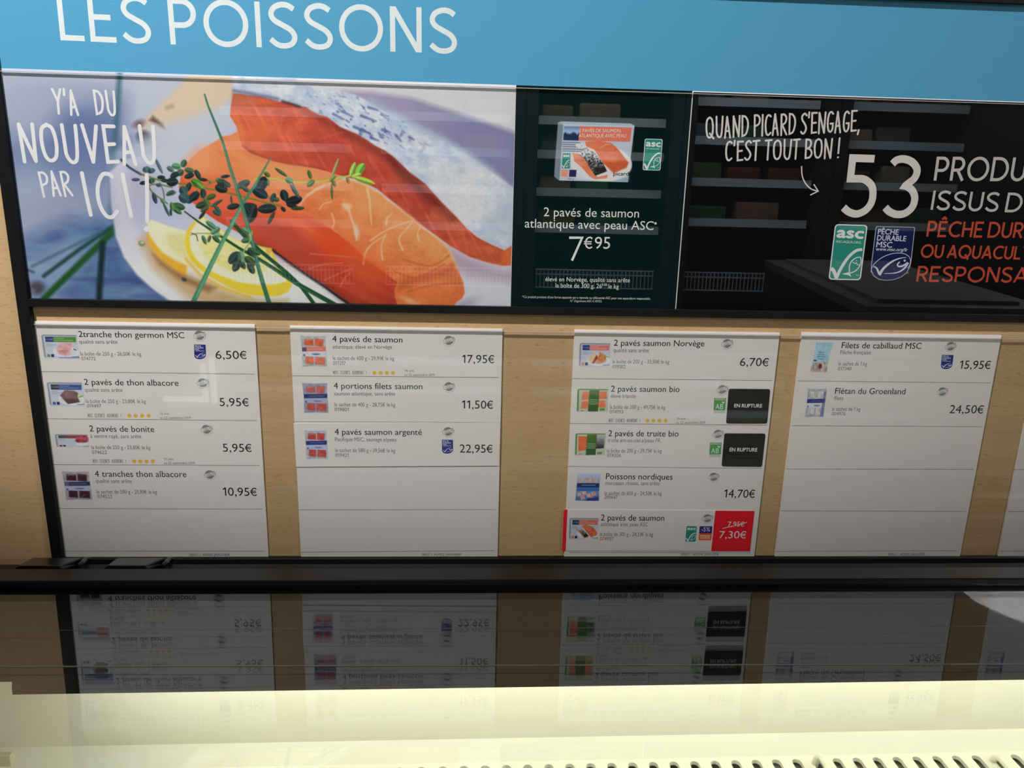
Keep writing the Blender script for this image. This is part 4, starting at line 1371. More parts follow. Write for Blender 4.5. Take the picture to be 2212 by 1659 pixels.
stroke_line(b, 'RESPONSABLE', GEO, 1979, 2217, 608, 32.5, 4.7, 610.5, gap=.13, rnd=False, prefix='RESPONSA')
b.build('lettering', mat('pledge_orange', (152, 60, 38), 0.55, 0.15, 0.5), bp_)
aqua_emblem(bp_, [(1804, 484), (1874.5, 486), (1859, 605.5), (1789.5, 604)], True)
sea_emblem(bp_, [(1892, 488.5), (1977, 490.5), (1964, 607), (1877.5, 605.5)], True)
type_mb = MB()
type_line(type_mb, 'TM', 1955, 1961.5, 591.5, 4, 591.5)
type_mb.build('lettering', mat('pledge_grey', (176, 174, 172)), bp_)

# ================================================================== PRICE SHEETS
STAR = mat('gold_star_ink', (222, 164, 44), 0.5, 0.2, 0.7)
STAMP = mat('stamp_grey', (118, 118, 118), 0.6, 0.1, 0.7)
RED = mat('promo_red', (196, 24, 36), 0.5, 0.2, 0.52)
YI = -0.00006


def stamp_mesh():
    """round grey stamp crossed by a slanted ticket; a dotted word curls under it"""
    g = MB()
    y = 0.0
    R = .0046
    rb = math.radians(17)
    c, s = math.cos(rb), math.sin(rb)

    def T(u, v, yy=0.0):
        return (u * c - v * s, yy, u * s + v * c)
    top = [(R * math.cos(t), R * math.sin(t)) for t in np.linspace(math.radians(28), math.radians(152), 14)]
    g.poly([T(u, v) for u, v in top])
    low = [(R * math.cos(t), R * math.sin(t)) for t in np.linspace(math.radians(208), math.radians(332), 14)]
    g.poly([T(u, v) for u, v in low])
    for v in (.0019, -.0019):
        g.poly([T(-.0056, v - .00012), T(.006, v - .00012), T(.006, v + .00012), T(-.0056, v + .00012)])
    g.poly([T(-.0056, -.0019), T(-.0053, -.0019), T(-.0053, .0019), T(-.0056, .0019)])
    for v, a, e in ((.0008, -.0030, .0015), (-.0004, -.0042, .0030), (.0014, .0028, .0062), (.0004, .0032, .0064), (-.0006, .0036, .0066), (-.0014, -.003, .002)):
        g.poly([T(a, v - .0002), T(e, v - .0002), T(e, v + .0002), T(a, v + .0002)])
    for t in np.linspace(math.radians(225), math.radians(350), 9):
        u, v = 1.28 * R * math.cos(t), 1.28 * R * math.sin(t)
        g.poly([T(u + .00035 * math.cos(q), v + .0005 * math.sin(q)) for q in np.linspace(0, 6.28, 7)[:-1]])
    me = bpy.data.meshes.new('quality_stamp')
    me.from_pydata(g.v, [], g.f)
    me.materials.append(STAMP)
    return me


STAMP_ME = stamp_mesh()


def stamp(parent, px, py, Y=YI):
    o = bpy.data.objects.new('quality_stamp', STAMP_ME)
    COL.objects.link(o)
    o.parent = parent
    p = at(px, py, Y)
    o.location = p - world_loc(parent)


def stars(parent, pts, py, Y=YI):
    b = MB()
    for px in pts:
        o = at(px, py, Y)
        b.poly([(o.x + r * math.cos(t), Y, o.z + r * math.sin(t)) for i in range(16)
                for r, t in [((.0026 if i % 2 == 0 else .0015), i * math.pi / 8 + .2)]])
    b.build('star_rating', STAR, parent)


def ab_logo(parent, x0, y0, x1, y1, Y=YI):
    f = emap([(x0 + 2, y0), (x1, y0), (x1 - 2.5, y1), (x0, y1)])
    b = MB()
    epoly(b, f, [(0, .0), (1, 0), (1, .11), (0, .11)], Y)
    epoly(b, f, [(0, .135), (1, .135), (1, .80), (0, .80)], Y)
    base = b.build('organic_logo', mat('organic_green', (66, 132, 70), 0.5, 0.2, 0.6), parent)
    b = MB()
    l, r = f(.14, .72), f(.80, .72)
    type_line(b, 'AB', l[0], r[0], l[1], (y1 - y0) * .33, r[1], Y - 2e-5, -0.008)
    epoly(b, f, [(.72, .36), (.66, .26), (.72, .19), (.77, .28)], Y - 2e-5)
    epoly(b, f, [(.74, .36), (.82, .24), (.93, .22), (.86, .33)], Y - 2e-5)
    for i in range(7):
        epoly(b, f, [(.1 + i * .12, .03), (.16 + i * .12, .03), (.16 + i * .12, .085), (.1 + i * .12, .085)], Y - 2e-5)
    b.build('logo_lettering', EMW, base)
    b = MB()
    for v in (.86, .95):
        for i in range(9):
            epoly(b, f, [(.03 + i * .108, v - .03), (.10 + i * .108, v - .03), (.10 + i * .108, v + .03), (.03 + i * .108, v + .03)], Y)
    b.build('logo_lettering', mat('organic_grey', (120, 140, 120), 0.6, 0.1, 0.6), base)


def row(parent, title, sub, det, code, price, st, Y=YI, rave=None, date=None, ratings=None):
    """one product line; every text is (body, x_left, x_right, baseline, baseline at its end)"""
    b = MB()
    type_line(b, title[0], title[1], title[2], title[3], 12.8, title[4], Y, 0.004)
    b.build('product_name', INK, parent)
    b = MB()
    type_line(b, sub[0], sub[1], sub[2], sub[3], 8.3, sub[3] + .5, Y)
    type_line(b, det[0], det[1], det[2], det[3], 8.2, det[3] + .8, Y)
    type_line(b, code[0], code[1], code[2], code[3], 7.6, code[3] + .3, Y)
    if rave:
        stroke_line(b, 'NOS_CLIENTS_ADORENT_!', HAND, rave[0], rave[1], rave[2], 7.4, .75, rave[2] + .6, Y, gap=.13)
        type_line(b, date[0][0], date[0][1], date[0][2], date[0][3], 5.0, None, Y)
        type_line(b, 'au 22 septembre 2019', date[1][0], date[1][1], date[1][2], 5.0, date[1][2] + .3, Y)
        stars(parent, ratings[0], ratings[1], Y)
    b.build('fine_print', GREYINK, parent)
    if price:
        b = MB()
        type_line(b, price[0], price[1], price[2], price[3], 17.4, price[3] + .6, Y)
        b.build('price_lettering', INK, parent)
    if st:
        stamp(parent, st[0], st[1], Y)


GRP = 'price sheets behind the clear panel'


def price_sheet(xl, xr, ytop, label, lines, footer):
    x0, x1 = (sum(at(px, py).x for px, py in p) / len(p) for p in (xl, xr))
    zt = at(*ytop).z
    t = sheet('price_sheet', x0, x1, z_foot - .004, zt, PAPER, label, 'price sheet', GRP, part='paper')
    b = MB()
    for (a, c, d, e) in lines:
        p, q = at(a, c, YI), at(d, e, YI)
        b.poly([p, q, q + Vector((0, 0, .00045)), p + Vector((0, 0, .00045))])
    b.build('rule_lines', RULE, t)
    b = MB()
    if footer:
        type_line(b, footer[0], footer[1], footer[2], footer[3], 5.6, None, YI, 0.004)
        b.build('footer_lettering', GREYINK, t)
    return t


s1 = price_sheet(((71, 692), (138, 1200)), ((550, 700), (580, 1203)), (300, 697.5),
                 'white price sheet beside the left frame post, listing two boxes of white tuna first',
                 ((87, 803, 549.5, 808.7), (100, 905, 555, 909), (114, 1004, 561, 1006), (125, 1099, 567, 1100), (139, 1191, 572, 1191)),
                 ('0055 / A0101 JANVIER', 409.8, 497, 1201.2))
row(s1, ('2tranche thon germon MSC', 170.2, 398.6, 727.9, 730.5), ('qualité sans arête', 171.5, 254, 742), ('la boîte de 250 g - 26,00€ le kg', 173.9, 305.5, 768),
    ('074772', 176, 206.8, 778.5), ('6,50€', 466, 533.3, 775), (430.6, 724.3))
sea_emblem(s1, [(419, 744), (444, 744.5), (445.5, 776), (420, 776)], False)
thumb(s1, 92, 723, 169, 774, lambda P: thumb_box(P, (86, 138, 62), (52, 66, 116), f_white_steak))
row(s1, ('2 pavés de thon albacore', 182.4, 385.8, 831.3, 833.5), ('qualité sans arête', 183.5, 264.8, 846), ('la boîte de 250 g - 23,80€ le kg', 186, 315.3, 870.3),
    ('019497', 188, 219, 880.6), ('5,95€', 474.9, 537.8, 877), (437.8, 826.8), rave=(190, 262, 901), date=(('12 avis', 346, 365.5, 896), (346, 412.6, 904.7)), ratings=((279.3, 293.2, 307, 320.9), 898))
thumb(s1, 104, 826, 181, 877, lambda P: thumb_box(P, (62, 84, 146), (58, 64, 74), f_albacore))
row(s1, ('2 pavés de bonite', 193.8, 333.5, 932, 933.3), ('à ventre rayé, sans arête', 195.6, 305.5, 946), ('la boîte de 250 g - 23,80€ le kg', 198, 325, 970),
    ('074622', 199.3, 231, 980.5), ('5,95€', 481.7, 544, 975.8), (445.6, 927.4), rave=(201, 272.2, 999.3), date=(('11 avis', 354.9, 374.8, 994), (354.9, 420.5, 1002.5)), ratings=((289.8, 303, 316.5, 330), 996.4))
thumb(s1, 120, 938, 192, 966, lambda P: thumb_box(P, (126, 30, 48), (58, 62, 66), f_bonito, False))
row(s1, ('4 tranches thon albacore', 205.3, 403, 1029.8, 1030.6), ('qualité sans arête', 207, 285, 1042.8), ('le sachet de 500 g - 21,90€ le kg', 209, 339.5, 1066),
    ('074523', 211, 242, 1076), ('10,95€', 482.3, 555.3, 1070.7), (452.8, 1025))
thumb(s1, 137, 1018, 197, 1080, lambda P: thumb_bag(P, (76, 42, 52), (46, 54, 98), (180, 184, 206), (176, 172, 186), photo=(110, 116, 134)))

s2 = price_sheet(((626, 704), (650, 1203)), ((1085.4, 711), (1075, 1201)), (850, 707.5),
                 'white price sheet starting with four salmon steaks at 17,95, its lower third blank',
                 ((631, 812.3, 1077.5, 816), (635, 911.5, 1081, 913), (644.5, 1102, 1071, 1101), (650, 1193, 1068, 1190)), ('0055 / A0102 JANVIER', 911.5, 996.3, 1200.7))
row(s2, ('4 pavés de saumon', 718, 869.3, 738, 740), ('atlantique, élevé en Norvège', 718.3, 846.7, 753), ('le sachet de 600 g - 29,91€ le kg', 719, 851.4, 777.4),
    ('017217', 719.6, 747, 787.9), ('17,95€', 998.8, 1067.7, 784), (969.4, 735.2), rave=(720, 791.5, 808), date=(('14 avis', 874.5, 894, 803), (874, 939.3, 812)), ratings=((809, 822, 835.6, 849), 805.4))
thumb(s2, 650, 725, 706, 792, lambda P: thumb_bag(P, (212, 104, 70), (222, 120, 104), (200, 210, 230)))
row(s2, ('4 portions filets saumon', 721, 912.4, 839.6, 841), ('saumon atlantique, sans arête', 721.9, 853.7, 854), ('le sachet de 400 g - 28,75€ le kg', 722.3, 854, 877.6),
    ('019801', 723, 753, 888), ('11,50€', 998, 1065, 882.4), (969.4, 835.3))
thumb(s2, 654, 827, 709, 892, lambda P: thumb_bag(P, (188, 84, 76), (46, 50, 108), (160, 168, 200), (150, 158, 184), photo=(46, 50, 108)))


def slip(name, c, label, cat):
    """a paper strip with its four corners (pixels) laid on a sheet"""
    Ys, th = -0.0005, 0.0004
    tl, tr, br, bl = (at(p[0], p[1], Ys) for p in c)
    b = MB()
    d = Vector((0, th, 0))
    b.add([tl, tr, br, bl, tl + d, tr + d, br + d, bl + d], [(0, 1, 2, 3), (7, 6, 5, 4), (0, 4, 5, 1), (1, 5, 6, 2), (2, 6, 7, 3), (3, 7, 4, 0)])
    t = thing(name, (tl + tr + br + bl) / 4 + d, label, cat)
    b.build('paper', PAPER, t)
    return t


sl = slip('price_slip', [(634, 914.6), (1081, 912.8), (1078.5, 1007), (640, 1009.5)], 'loose white paper strip for silver salmon at 22,95 stuck across a price sheet', 'price strip')
YS = -0.00056
row(sl, ('4 pavés saumon argenté', 723, 911.3, 939, 939.6), ('Pacifique MSC, sauvage a/peau', 723.7, 855.7, 953), ('le sachet de 580 g - 39,56€ le kg', 724, 854, 976.4),
    ('019421', 724.8, 752.9, 986.8), ('22,95€', 993, 1064, 977.5), (967.6, 931.9), Y=YS)
sea_emblem(sl, [(954.5, 950), (978.5, 950), (979, 980), (955, 980)], False, YS)
thumb(sl, 659, 929, 708, 991, lambda P: thumb_bag(P, (190, 74, 68), (36, 46, 122), (176, 184, 216), (188, 194, 210), photo=(36, 46, 122)), Y=YS)
b = MB()
p, q = at(640, 1009.2, YS), at(1074, 1006.8, YS)
b.poly([p, q, q + Vector((0, 0, .0004)), p + Vector((0, 0, .0004))])
b.build('rule_lines', RULE, sl)

s3 = price_sheet(((1240.5, 714), (1219, 1200)), ((1684, 718), (1630, 1200)), (1460, 716),
                 'white price sheet carrying two black stickers and a red promotion strip',
                 ((1236, 818.2, 1667.7, 822.3), (1231, 915, 1656, 919), (1227, 1008, 1645, 1012.5), (1230, 1194, 1620, 1194.5)), ('0055 / A0104 JANVIER', 1471, 1553, 1200.3))
row(s3, ('2 pavés saumon Norvège', 1326, 1521, 746.6, 748.2), ('qualité sans arête', 1325, 1401.5, 760.5), ('la boîte de 200 g - 33,50€ le kg', 1323, 1445.8, 784.8),
    ('019182', 1322.8, 1351, 795.6), ('6,70€', 1597.7, 1659.8, 790.6), (1570.5, 741.8))
thumb(s3, 1251, 741, 1318, 792, lambda P: thumb_box(P, (212, 118, 112), (46, 66, 124), f_cooked))
row(s3, ('2 pavés saumon bio', 1319.6, 1467.7, 846, 847), ('élevé Irlande', 1319, 1373.4, 859.3), ('la boîte de 200 g - 49,75€ le kg', 1317, 1436.7, 883),
    ('074193', 1317, 1345.6, 893), None, (1560, 841), rave=(1315, 1382, 911.6), date=(('14 avis', 1462, 1480.6, 906.8), (1461, 1523.5, 915)), ratings=((1398.7, 1411.6, 1424.5, 1437.6), 908.8))
thumb(s3, 1246, 840, 1314, 890, lambda P: thumb_organic(P, 'salmon'))
ab_logo(s3, 1541, 860, 1568.5, 893)
row(s3, ('2 pavés de truite bio', 1313.8, 1465.4, 942.2, 943), ('truite arc-en-ciel a/peau FR', 1313, 1426.5, 955), ('la boîte de 200 g - 39,75€ le kg', 1311, 1429, 977.4),
    ('074326', 1311, 1340.6, 987), None, (1550.6, 937.3))
thumb(s3, 1242, 936, 1308, 984, lambda P: thumb_organic(P, 'trout'))
ab_logo(s3, 1531.7, 956, 1559, 988)
row(s3, ('Poissons nordiques', 1308.5, 1452.5, 1035.2, 1036.2), ('morceaux choisis, sans arête', 1307.4, 1424.5, 1047.6), ('le sachet de 600 g - 24,50€ le kg', 1305.8, 1429, 1069.3),
    ('019447', 1305.6, 1333.4, 1078), ('14,70€', 1563.5, 1630, 1074.8), (1541.3, 1030))
thumb(s3, 1244, 1022, 1296, 1082, thumb_nordic)

for c, tx, lab in (([(1574.4, 840), (1664, 840.6), (1657, 914.8), (1568.5, 914.7)], (1586, 1645.8, 880), 'black rounded EN RUPTURE sticker on the organic salmon row, the upper one'),
                   ([(1565, 936.2), (1653.7, 936.7), (1645.8, 1008.5), (1558.8, 1007.4)], (1576, 1635.4, 975), 'black rounded EN RUPTURE sticker on the organic trout row, the lower one')):
    f = emap(c)
    rim = [f(u, v) for u, v in rrect(0, 0, 1, 1, .045, .055)]
    fr_ = [at(x, y, -0.0005) for x, y in rim]
    bk = [v + Vector((0, .0004, 0)) for v in fr_]
    n = len(rim)
    b = MB()
    b.add(fr_ + bk, [tuple(range(n)), tuple(range(n, 2 * n))[::-1]] + [(i, (i + 1) % n, n + (i + 1) % n, n + i) for i in range(n)])
    o = thing('sold_out_sticker', sum(bk, Vector()) / n, lab, 'sticker', 'sold out stickers on the third price sheet')
    b.build('label', mat('black_sticker', (13, 13, 14), 0.4, 0.2, 0.6), o)
    b = MB()
    type_line(b, 'EN RUPTURE', tx[0], tx[1], tx[2], 7.6, tx[2] + .4, -0.00056, 0.02)
    b.build('lettering', mat('sticker_white', (206, 204, 202), 0.5, 0.2, 0.5), o)

pr = slip('promotion_slip', [(1218, 1100.5), (1630, 1103.6), (1620, 1190.6), (1214, 1189.8)], 'white promotion strip with a red 7,30 price block, low on a price sheet', 'price strip')
b = MB()
f = emap([(1218, 1100.5), (1630, 1103.6), (1620, 1190.6), (1214, 1189.8)])
epoly(b, f, [(0, 0), (.0195, 0), (.0195, 1), (0, 1)], YS + 3e-5)
b.build('red_stripe', RED, pr)
b = MB()
epoly(b, f, [(.794, 0), (1, 0), (1, 1), (.794, 1)], YS + 3e-5)
b.build('red_block', RED, pr)
row(pr, ('2 pavés de saumon', 1298, 1434.6, 1124.3, 1125), ('atlantique avec peau ASC', 1297.4, 1399.4, 1136.3), ('la boîte de 300 g - 24,33€ le kg', 1295.8, 1410.7, 1157.6),
    ('074937', 1295.8, 1324.5, 1167.3), None, (1527.8, 1119.4), Y=YS)
b = MB()
type_line(b, '7,95€', 1571.8, 1607, 1137.5, 10.5, 1137.5, YS, -0.008)
px_stroke(b, [(1561, 1141.3), (1588, 1135.5), (1613, 1128.5)], 1.4, YS - 2e-5)
type_line(b, '7,30€', 1553, 1611, 1162.8, 15.5, 1163, YS, -0.004)
b.build('price_lettering', mat('promo_white', (214, 190, 190), 0.5, 0.2, 0.5), pr)
aqua_emblem(pr, [(1483, 1136.4), (1505.5, 1136.8), (1502.5, 1170), (1480.5, 1169.6)], False, YS)
b = MB()
f = emap([(1511.5, 1136.5), (1539, 1136.8), (1536.5, 1167.2), (1509, 1166.8)])
epoly(b, f, rrect(0, 0, 1, .54, .08, .06), YS)
base = b.build('discount_badge', mat('badge_navy', (38, 32, 96), 0.5, 0.2, 0.45), pr)
b = MB()
epoly(b, f, rrect(0, .52, 1, 1, .08, .06), YS - 2e-5)
b.build('badge_field', mat('badge_orange', (206, 78, 34), 0.5, 0.2, 0.45), base)
b = MB()
type_line(b, '-5%', 1515, 1533.5, 1147.8, 9.0, 1147.8, YS - 4e-5, 0.0)
for v in (.66, .80):
    for i in range(6):
        epoly(b, f, [(.12 + i * .13, v), (.22 + i * .13, v), (.22 + i * .13, v + .07), (.12 + i * .13, v + .07)], YS - 4e-5)
b.build('badge_lettering', mat('badge_pale', (216, 190, 176), 0.5, 0.2, 0.5), base)
thumb(pr, 1229, 1118.5, 1293, 1165, lambda P: thumb_box(P, (206, 112, 92), (50, 62, 84), f_two_salmon), .78, YS)

s4 = price_sheet(((1732, 719), (1675, 1200)), ((2165, 724), (2073, 1200)), (1950, 721.5),
                 'white price sheet listing cod fillets and halibut only, mostly blank below',
                 ((1723, 823.6, 2140.5, 827.5), (1711, 920, 2122, 922), (1699, 1013.5, 2103, 1014), (1687, 1104, 2087, 1105), (1676, 1191.5, 2068, 1190)), ('0055 / A0105 JANVIER', 1918.5, 1998.5, 1200))
row(s4, ('Filets de cabillaud MSC', 1817.7, 1989.5, 752, 753.6), ('Pêche française', 1815, 1881, 765), ('le sachet de 1 kg', 1810.5, 1872.6, 789.3),
    ('017340', 1809.8, 1838.5, 800), ('15,95€', 2072, 2138.7, 796.5), (2053.3, 748))
sea_emblem(s4, [(2035, 766.5), (2060, 767), (2056, 798), (2031.5, 797)], False)
thumb(s4, 1754, 739, 1796, 804, thumb_cod)
row(s4, ('Flétan du Groenland', 1803.5, 1955, 850.6, 851.8), ('filets', 1801, 1821.3, 863.9), ('le sachet de 1 kg', 1797, 1858.4, 887),
    ('004976', 1796.5, 1826, 897.3), ('24,50€', 2050, 2123.3, 892.6), (2035.4, 845.8))
thumb(s4, 1741, 839, 1783, 901, thumb_halibut)

wd5 = at(1630, 950).x - at(1228, 950).x
s5 = price_sheet(((2181, 1075), (2157, 1198)), ((2181 + 400, 1075),), (2190, 724.5),
                 'white price sheet cut off by the right edge of the view', ((2188, 1015, 2400, 1016), (2178, 1106, 2400, 1106), (2160, 1191, 2400, 1190)), None)
thumb(s5, 2235, 842, 2276, 900, thumb_halibut)

# ================================================================== CLEAR PANELS over the prints
ACR = glass_mat('clear_acrylic', (0.95, 0.955, 0.95), 0.075, 0.95)   # both faces' reflection, carried by the front one
ACRB = clear_mat('clear_acrylic_body', (0.97, 0.975, 0.97))
EDGE = edge_mat()


def clear_panel(x0, x1, z0, z1, label):
    t = thing('clear_panel', ((x0 + x1) / 2, -0.0018, z0), label, 'panel')
    b = MB()
    b.box(x0, x1, -0.0026, -0.0010, z0, z1 - .0006)
    b.mi = [1, 1, 0, 1, 1, 1]
    b.build('pane', [ACR, ACRB], t)
    b = MB()
    b.box(x0, x1, -0.0027, -0.0009, z1 - .0006, z1)
    b.build('polished_edge', EDGE, t)


z_e1 = at(300, 150, -.004).z
clear_panel(px_in + .001, XR, bar_top, z_split - .0022, 'clear panel in front of the posters, mirroring the shelves across the aisle')
clear_panel(px_in + .001, XR, z_foot, sum(at(x, y, -.004).z for x, y in ((300, 707), (850, 713.5), (1460, 720), (1950, 726))) / 4 , 'clear panel in front of the price sheets, its edge casting a grey line')

# ================================================================== CHEST FREEZER under the board
GZ, GS = -0.3728, -0.02276                      # lid plane: height (below the lens) at the wall, slope


def lid_z(y, off=0.0):
    return ZC + GZ + GS * y + off


def lid_at(px, py):
    d = ray(px, py)
    t = (GZ - GS * DIST) / (d[2] - GS * d[1])
    return Vector((d[0] * t, -DIST + d[1] * t, ZC + d[2] * t))


FX0, FX1, FB, FF = -1.0, 1.15, -0.012, -0.98
cf = thing('chest_freezer', ((FX0 + FX1) / 2, (FB + FF) / 2, 0.0), 'white lit chest freezer with black rail, standing below the board', 'freezer')
b = MB()
b.box(FX0, FX1, FB - .03, FB, 0.0, ZC - .405)
b.box(FX0, FX1, FF, FF + .05, 0.0, ZC - .40)
b.box(FX0, FX0 + .04, FF + .05, FB - .03, 0.0, ZC - .405)
b.box(FX1 - .04, FX1, FF + .05, FB - .03, 0.0, ZC - .405)
b.box(FX0 + .04, FX1 - .04, FF + .05, FB - .03, 0.05, 0.12)
b.build('cabinet', mat('white_enamel', (225, 225, 220), 0.35, 0.4, 0.9), cf)
# black ledge behind the rail, and the rail itself
b = MB()
b.box(FX0, FX1, -.075, FB + .004, ZC - .425, ZC - .405)
b.build('rear_ledge', BLACKP, cf)


def slope_pt(py, Y=None, z=None, px=1106):
    d = ray(px, py)
    s = d[2] / d[1]
    return (Y, s * (DIST + Y)) if z is None else (z / s - DIST, z)


zt = -.3620
y_back = slope_pt(1226, z=zt)[0]
y_front = slope_pt(1252.5, z=zt - .0012)[0]
b = MB()
prof = [(y_back, ZC + zt - .0010), (y_back - .0012, ZC + zt), (y_front + .001, ZC + zt - .0012), (y_front, ZC + zt - .0020),
        (y_front - .0006, ZC + zt - .0062), (y_front + .001, ZC + zt - .0068), (y_front + .001, ZC + zt - .0105), (y_back, ZC + zt - .0105)]
b.prism(prof, FX0, FX1)
b.build('rail', BLACKP, cf)
b = MB()
b.box(FX0, FX1, y_back + .0, y_back + .030, ZC - .402, ZC + zt - .012)
b.build('rail_foot', BLACK, cf)
# wedge shaped hinge covers at the left with a round rod at their right side
for (xa0, xa1, xb0, xb1, xr0, xr1) in ((25, 135, 70, 178, 166, 189), (218, 320, 254, 357, 348, 369)):
    yf, yb = y_back + .001, y_back + .034
    zf, zb = slope_pt(1220, yf)[1], slope_pt(1203.5, yb)[1]
    f0, f1, k0, k1 = at(xa0, 1222, yf).x, at(xa1, 1222, yf).x, at(xb0, 1204, yb).x, at(xb1, 1204, yb).x
    zl = zf - .004
    b = MB()
    P_ = [(f0 + .006, yf, zf), (f1 - .003, yf, zf), (k1, yb, zb), (k0, yb, zb), (f0, yf - .001, zl), (f1, yf - .001, zl), (k1 + .002, yb, zl - .012), (k0 - .002, yb, zl - .012)]
    P_ = [(x, y, z + ZC) for x, y, z in P_]
    b.add(P_, [(0, 1, 2, 3), (4, 7, 6, 5), (0, 4, 5, 1), (1, 5, 6, 2), (2, 6, 7, 3), (3, 7, 4, 0)])
    o = b.build('hinge_cover', BLACKP, cf)
    md = o.modifiers.new('soft', 'BEVEL')
    md.width = .0012
    md.segments = 2
    b = MB()
    r0, r1 = at(xr0 + 3, 1224, yf), at(xr1 - 3, 1208, yb)
    b.tube([r0 + (r1 - r0) * .12, (r0 + r1) / 2, r1, r1 + Vector((.0015, .003, -.002))], .0024, 10)
    b.build('hinge_rod', BLACKP, o, smooth=True)

# black rim under the glass: its front edge hides the light tube
zr = -.392
e0, e1 = atz(27, 1500.5, zr), atz(2212, 1468.5, zr)
kx = (e1.y - e0.y) / (e1.x - e0.x)


def edge_y(x):
    return e0.y + kx * (x - e0.x)


n0 = atz(10, 1473, zr)
b = MB()
zz0, zz1 = ZC + zr, ZC + zr + .0035
n1 = atz(27, 1473, zr)
pts = [(FX0 + .041, n0.y), (n1.x, n0.y), (e0.x, e0.y), (FX1 - .041, edge_y(FX1 - .041)), (FX1 - .041, y_front + .03), (FX0 + .041, y_front + .03)]
n = len(pts)
b.add([(x, y, zz0) for x, y in pts] + [(x, y, zz1) for x, y in pts],
      [tuple(range(n)), tuple(range(n, 2 * n))[::-1]] + [(i, (i + 1) % n, n + (i + 1) % n, n + i) for i in range(n)])
b.build('inner_rim', mat('matt_black_rim', (9, 9, 9), 0.7, 0.15, 0.7), cf)

# liner: upper panel, lower panel, slotted floor
YL = -.128


def line_on_liner(p0, p1, dy=0.0):
    """where the two pixels meet the back panel, which runs parallel to the rim"""
    out = []
    for px, py in (p0, p1):
        d = ray(px, py)
        t = (DIST + YL + dy + kx * 0) / (d[1] - kx * d[0])
        out.append(Vector((d[0] * t, -DIST + d[1] * t, ZC + d[2] * t)))
    return out


def liner_y(x, dy=0.0):
    return YL + dy + kx * x


A0, A1 = line_on_liner((300, 1614.5), (2000, 1579.5))
B0, B1 = line_on_liner((700, 1650), (2212, 1625), -.014)
za, zb_ = (A0.z + A1.z) / 2, (B0.z + B1.z) / 2


def panel(name, y_off, z0, z1, th=.008, y_low=None):
    yl = y_off if y_low is None else y_low
    q = MB()
    x0, x1 = FX0 + .041, FX1 - .041
    q.add([(x0, liner_y(x0, yl), z0), (x1, liner_y(x1, yl), z0), (x1, liner_y(x1, y_off), z1), (x0, liner_y(x0, y_off), z1),
           (x0, liner_y(x0, yl + th), z0), (x1, liner_y(x1, yl + th), z0), (x1, liner_y(x1, y_off + th), z1), (x0, liner_y(x0, y_off + th), z1)],
          [(0, 1, 2, 3), (7, 6, 5, 4), (0, 4, 5, 1), (1, 5, 6, 2), (2, 6, 7, 3), (3, 7, 4, 0)])
    return q.build(name, LINER, cf)


panel('upper_liner', 0.0, za, ZC - .405)
panel('lower_liner', .002, zb_, za + .004, .008, -.014)
# slotted shelf
zf_ = zb_ - ZC
c0 = atz(1635, 1651, zf_)
c1 = atz(2116.5, 1646, zf_)
pitch = (c1.x - c0.x) / 11.0
yrow = c0.y
b = MB()
bm = bmesh.new()
i0 = int((FX0 + .06 - c0.x) / pitch)
i1 = int((FX1 - .06 - c0.x) / pitch)
sw, slen = .0044, .017
far = liner_y(0, -.014)
ys = [far, far - .0045, far - .0045 - 2 * slen, far - .0045 - 2 * slen - .006]
for i in range(i0, i1 + 1):
    cx = c0.x + i * pitch
    cy = (ys[1] + ys[2]) / 2 + kx * cx
    oy = kx * cx
    cell = [(cx - pitch / 2, ys[2] - .003 + oy), (cx + pitch / 2, ys[2] - .003 + oy), (cx + pitch / 2, ys[0] + oy + .006), (cx - pitch / 2, ys[0] + oy + .006)]
    slot = []
    for a0, yy in ((180, cy - slen + sw), (0, cy + slen - sw)):
        slot += [(cx + sw * math.cos(math.radians(a0 + 22.5 * k)), yy + sw * math.sin(math.radians(a0 + 22.5 * k))) for k in range(9)]
    # ring between the cell and the slot
    vo = [bm.verts.new((x, y, zb_)) for x, y in cell]
    vi = [bm.verts.new((x, y, zb_)) for x, y in slot]
    vd = [bm.verts.new((x, y, zb_ - .004)) for x, y in slot]
    m_ = len(slot)
    for k in range(m_):
        bm.faces.new((vi[k], vi[(k + 1) % m_], vd[(k + 1) % m_], vd[k]))
    bm.faces.new([vo[0], vo[1]] + [vi[8], vi[7], vi[6], vi[5], vi[4], vi[3], vi[2], vi[1], vi[0]])
    bm.faces.new([vo[2], vo[3]] + [vi[17], vi[16], vi[15], vi[14], vi[13], vi[12], vi[11], vi[10], vi[9]])
    bm.faces.new([vo[1], vo[2], vi[9], vi[8]])
    bm.faces.new([vo[3], vo[0], vi[0], vi[17]])
bm.verts.index_update()
V_, F_ = [v.co[:] for v in bm.verts], [[v.index for v in f.verts] for f in bm.faces]
bm.free()
b.add(V_, F_)
b.box(FX0 + .041, FX1 - .041, -.60, ys[2] - .003 - .012, zb_ - .004, zb_ - .0002)
b.build('slotted_shelf', LINER, cf)
b = MB()
b.box(FX0 + .041, FX1 - .041, -.60, -.10, zb_ - .012, zb_ - .009)
b.build('drip_tray', mat('grey_tray', (150, 148, 132), 0.6, 0.2, 0.9), cf)
b = MB()
g0, g1 = line_on_liner((0, 1628), (25, 1628), -.008)
b.box(FX0 + .042, g1.x, g1.y - .003, g1.y + .003, zb_, g1.z, bev=.001)
b.build('corner_plate', mat('grey_corner_plate', (196, 194, 164), 0.5, 0.3, 0.9), cf)
# light tube tucked under the rim
tx0 = line_on_liner((235, 1540), (235, 1540))[0].x
b = MB()
b.tube([(tx0, edge_y(tx0) + .042, ZC - .3985), (FX1 - .06, edge_y(FX1 - .06) + .042, ZC - .3985)], .0050, 12)
b.build('emissive_tube', emit_mat('freezer_tube_glow', (1.0, 0.965, 0.80), 30.0), cf, smooth=True)

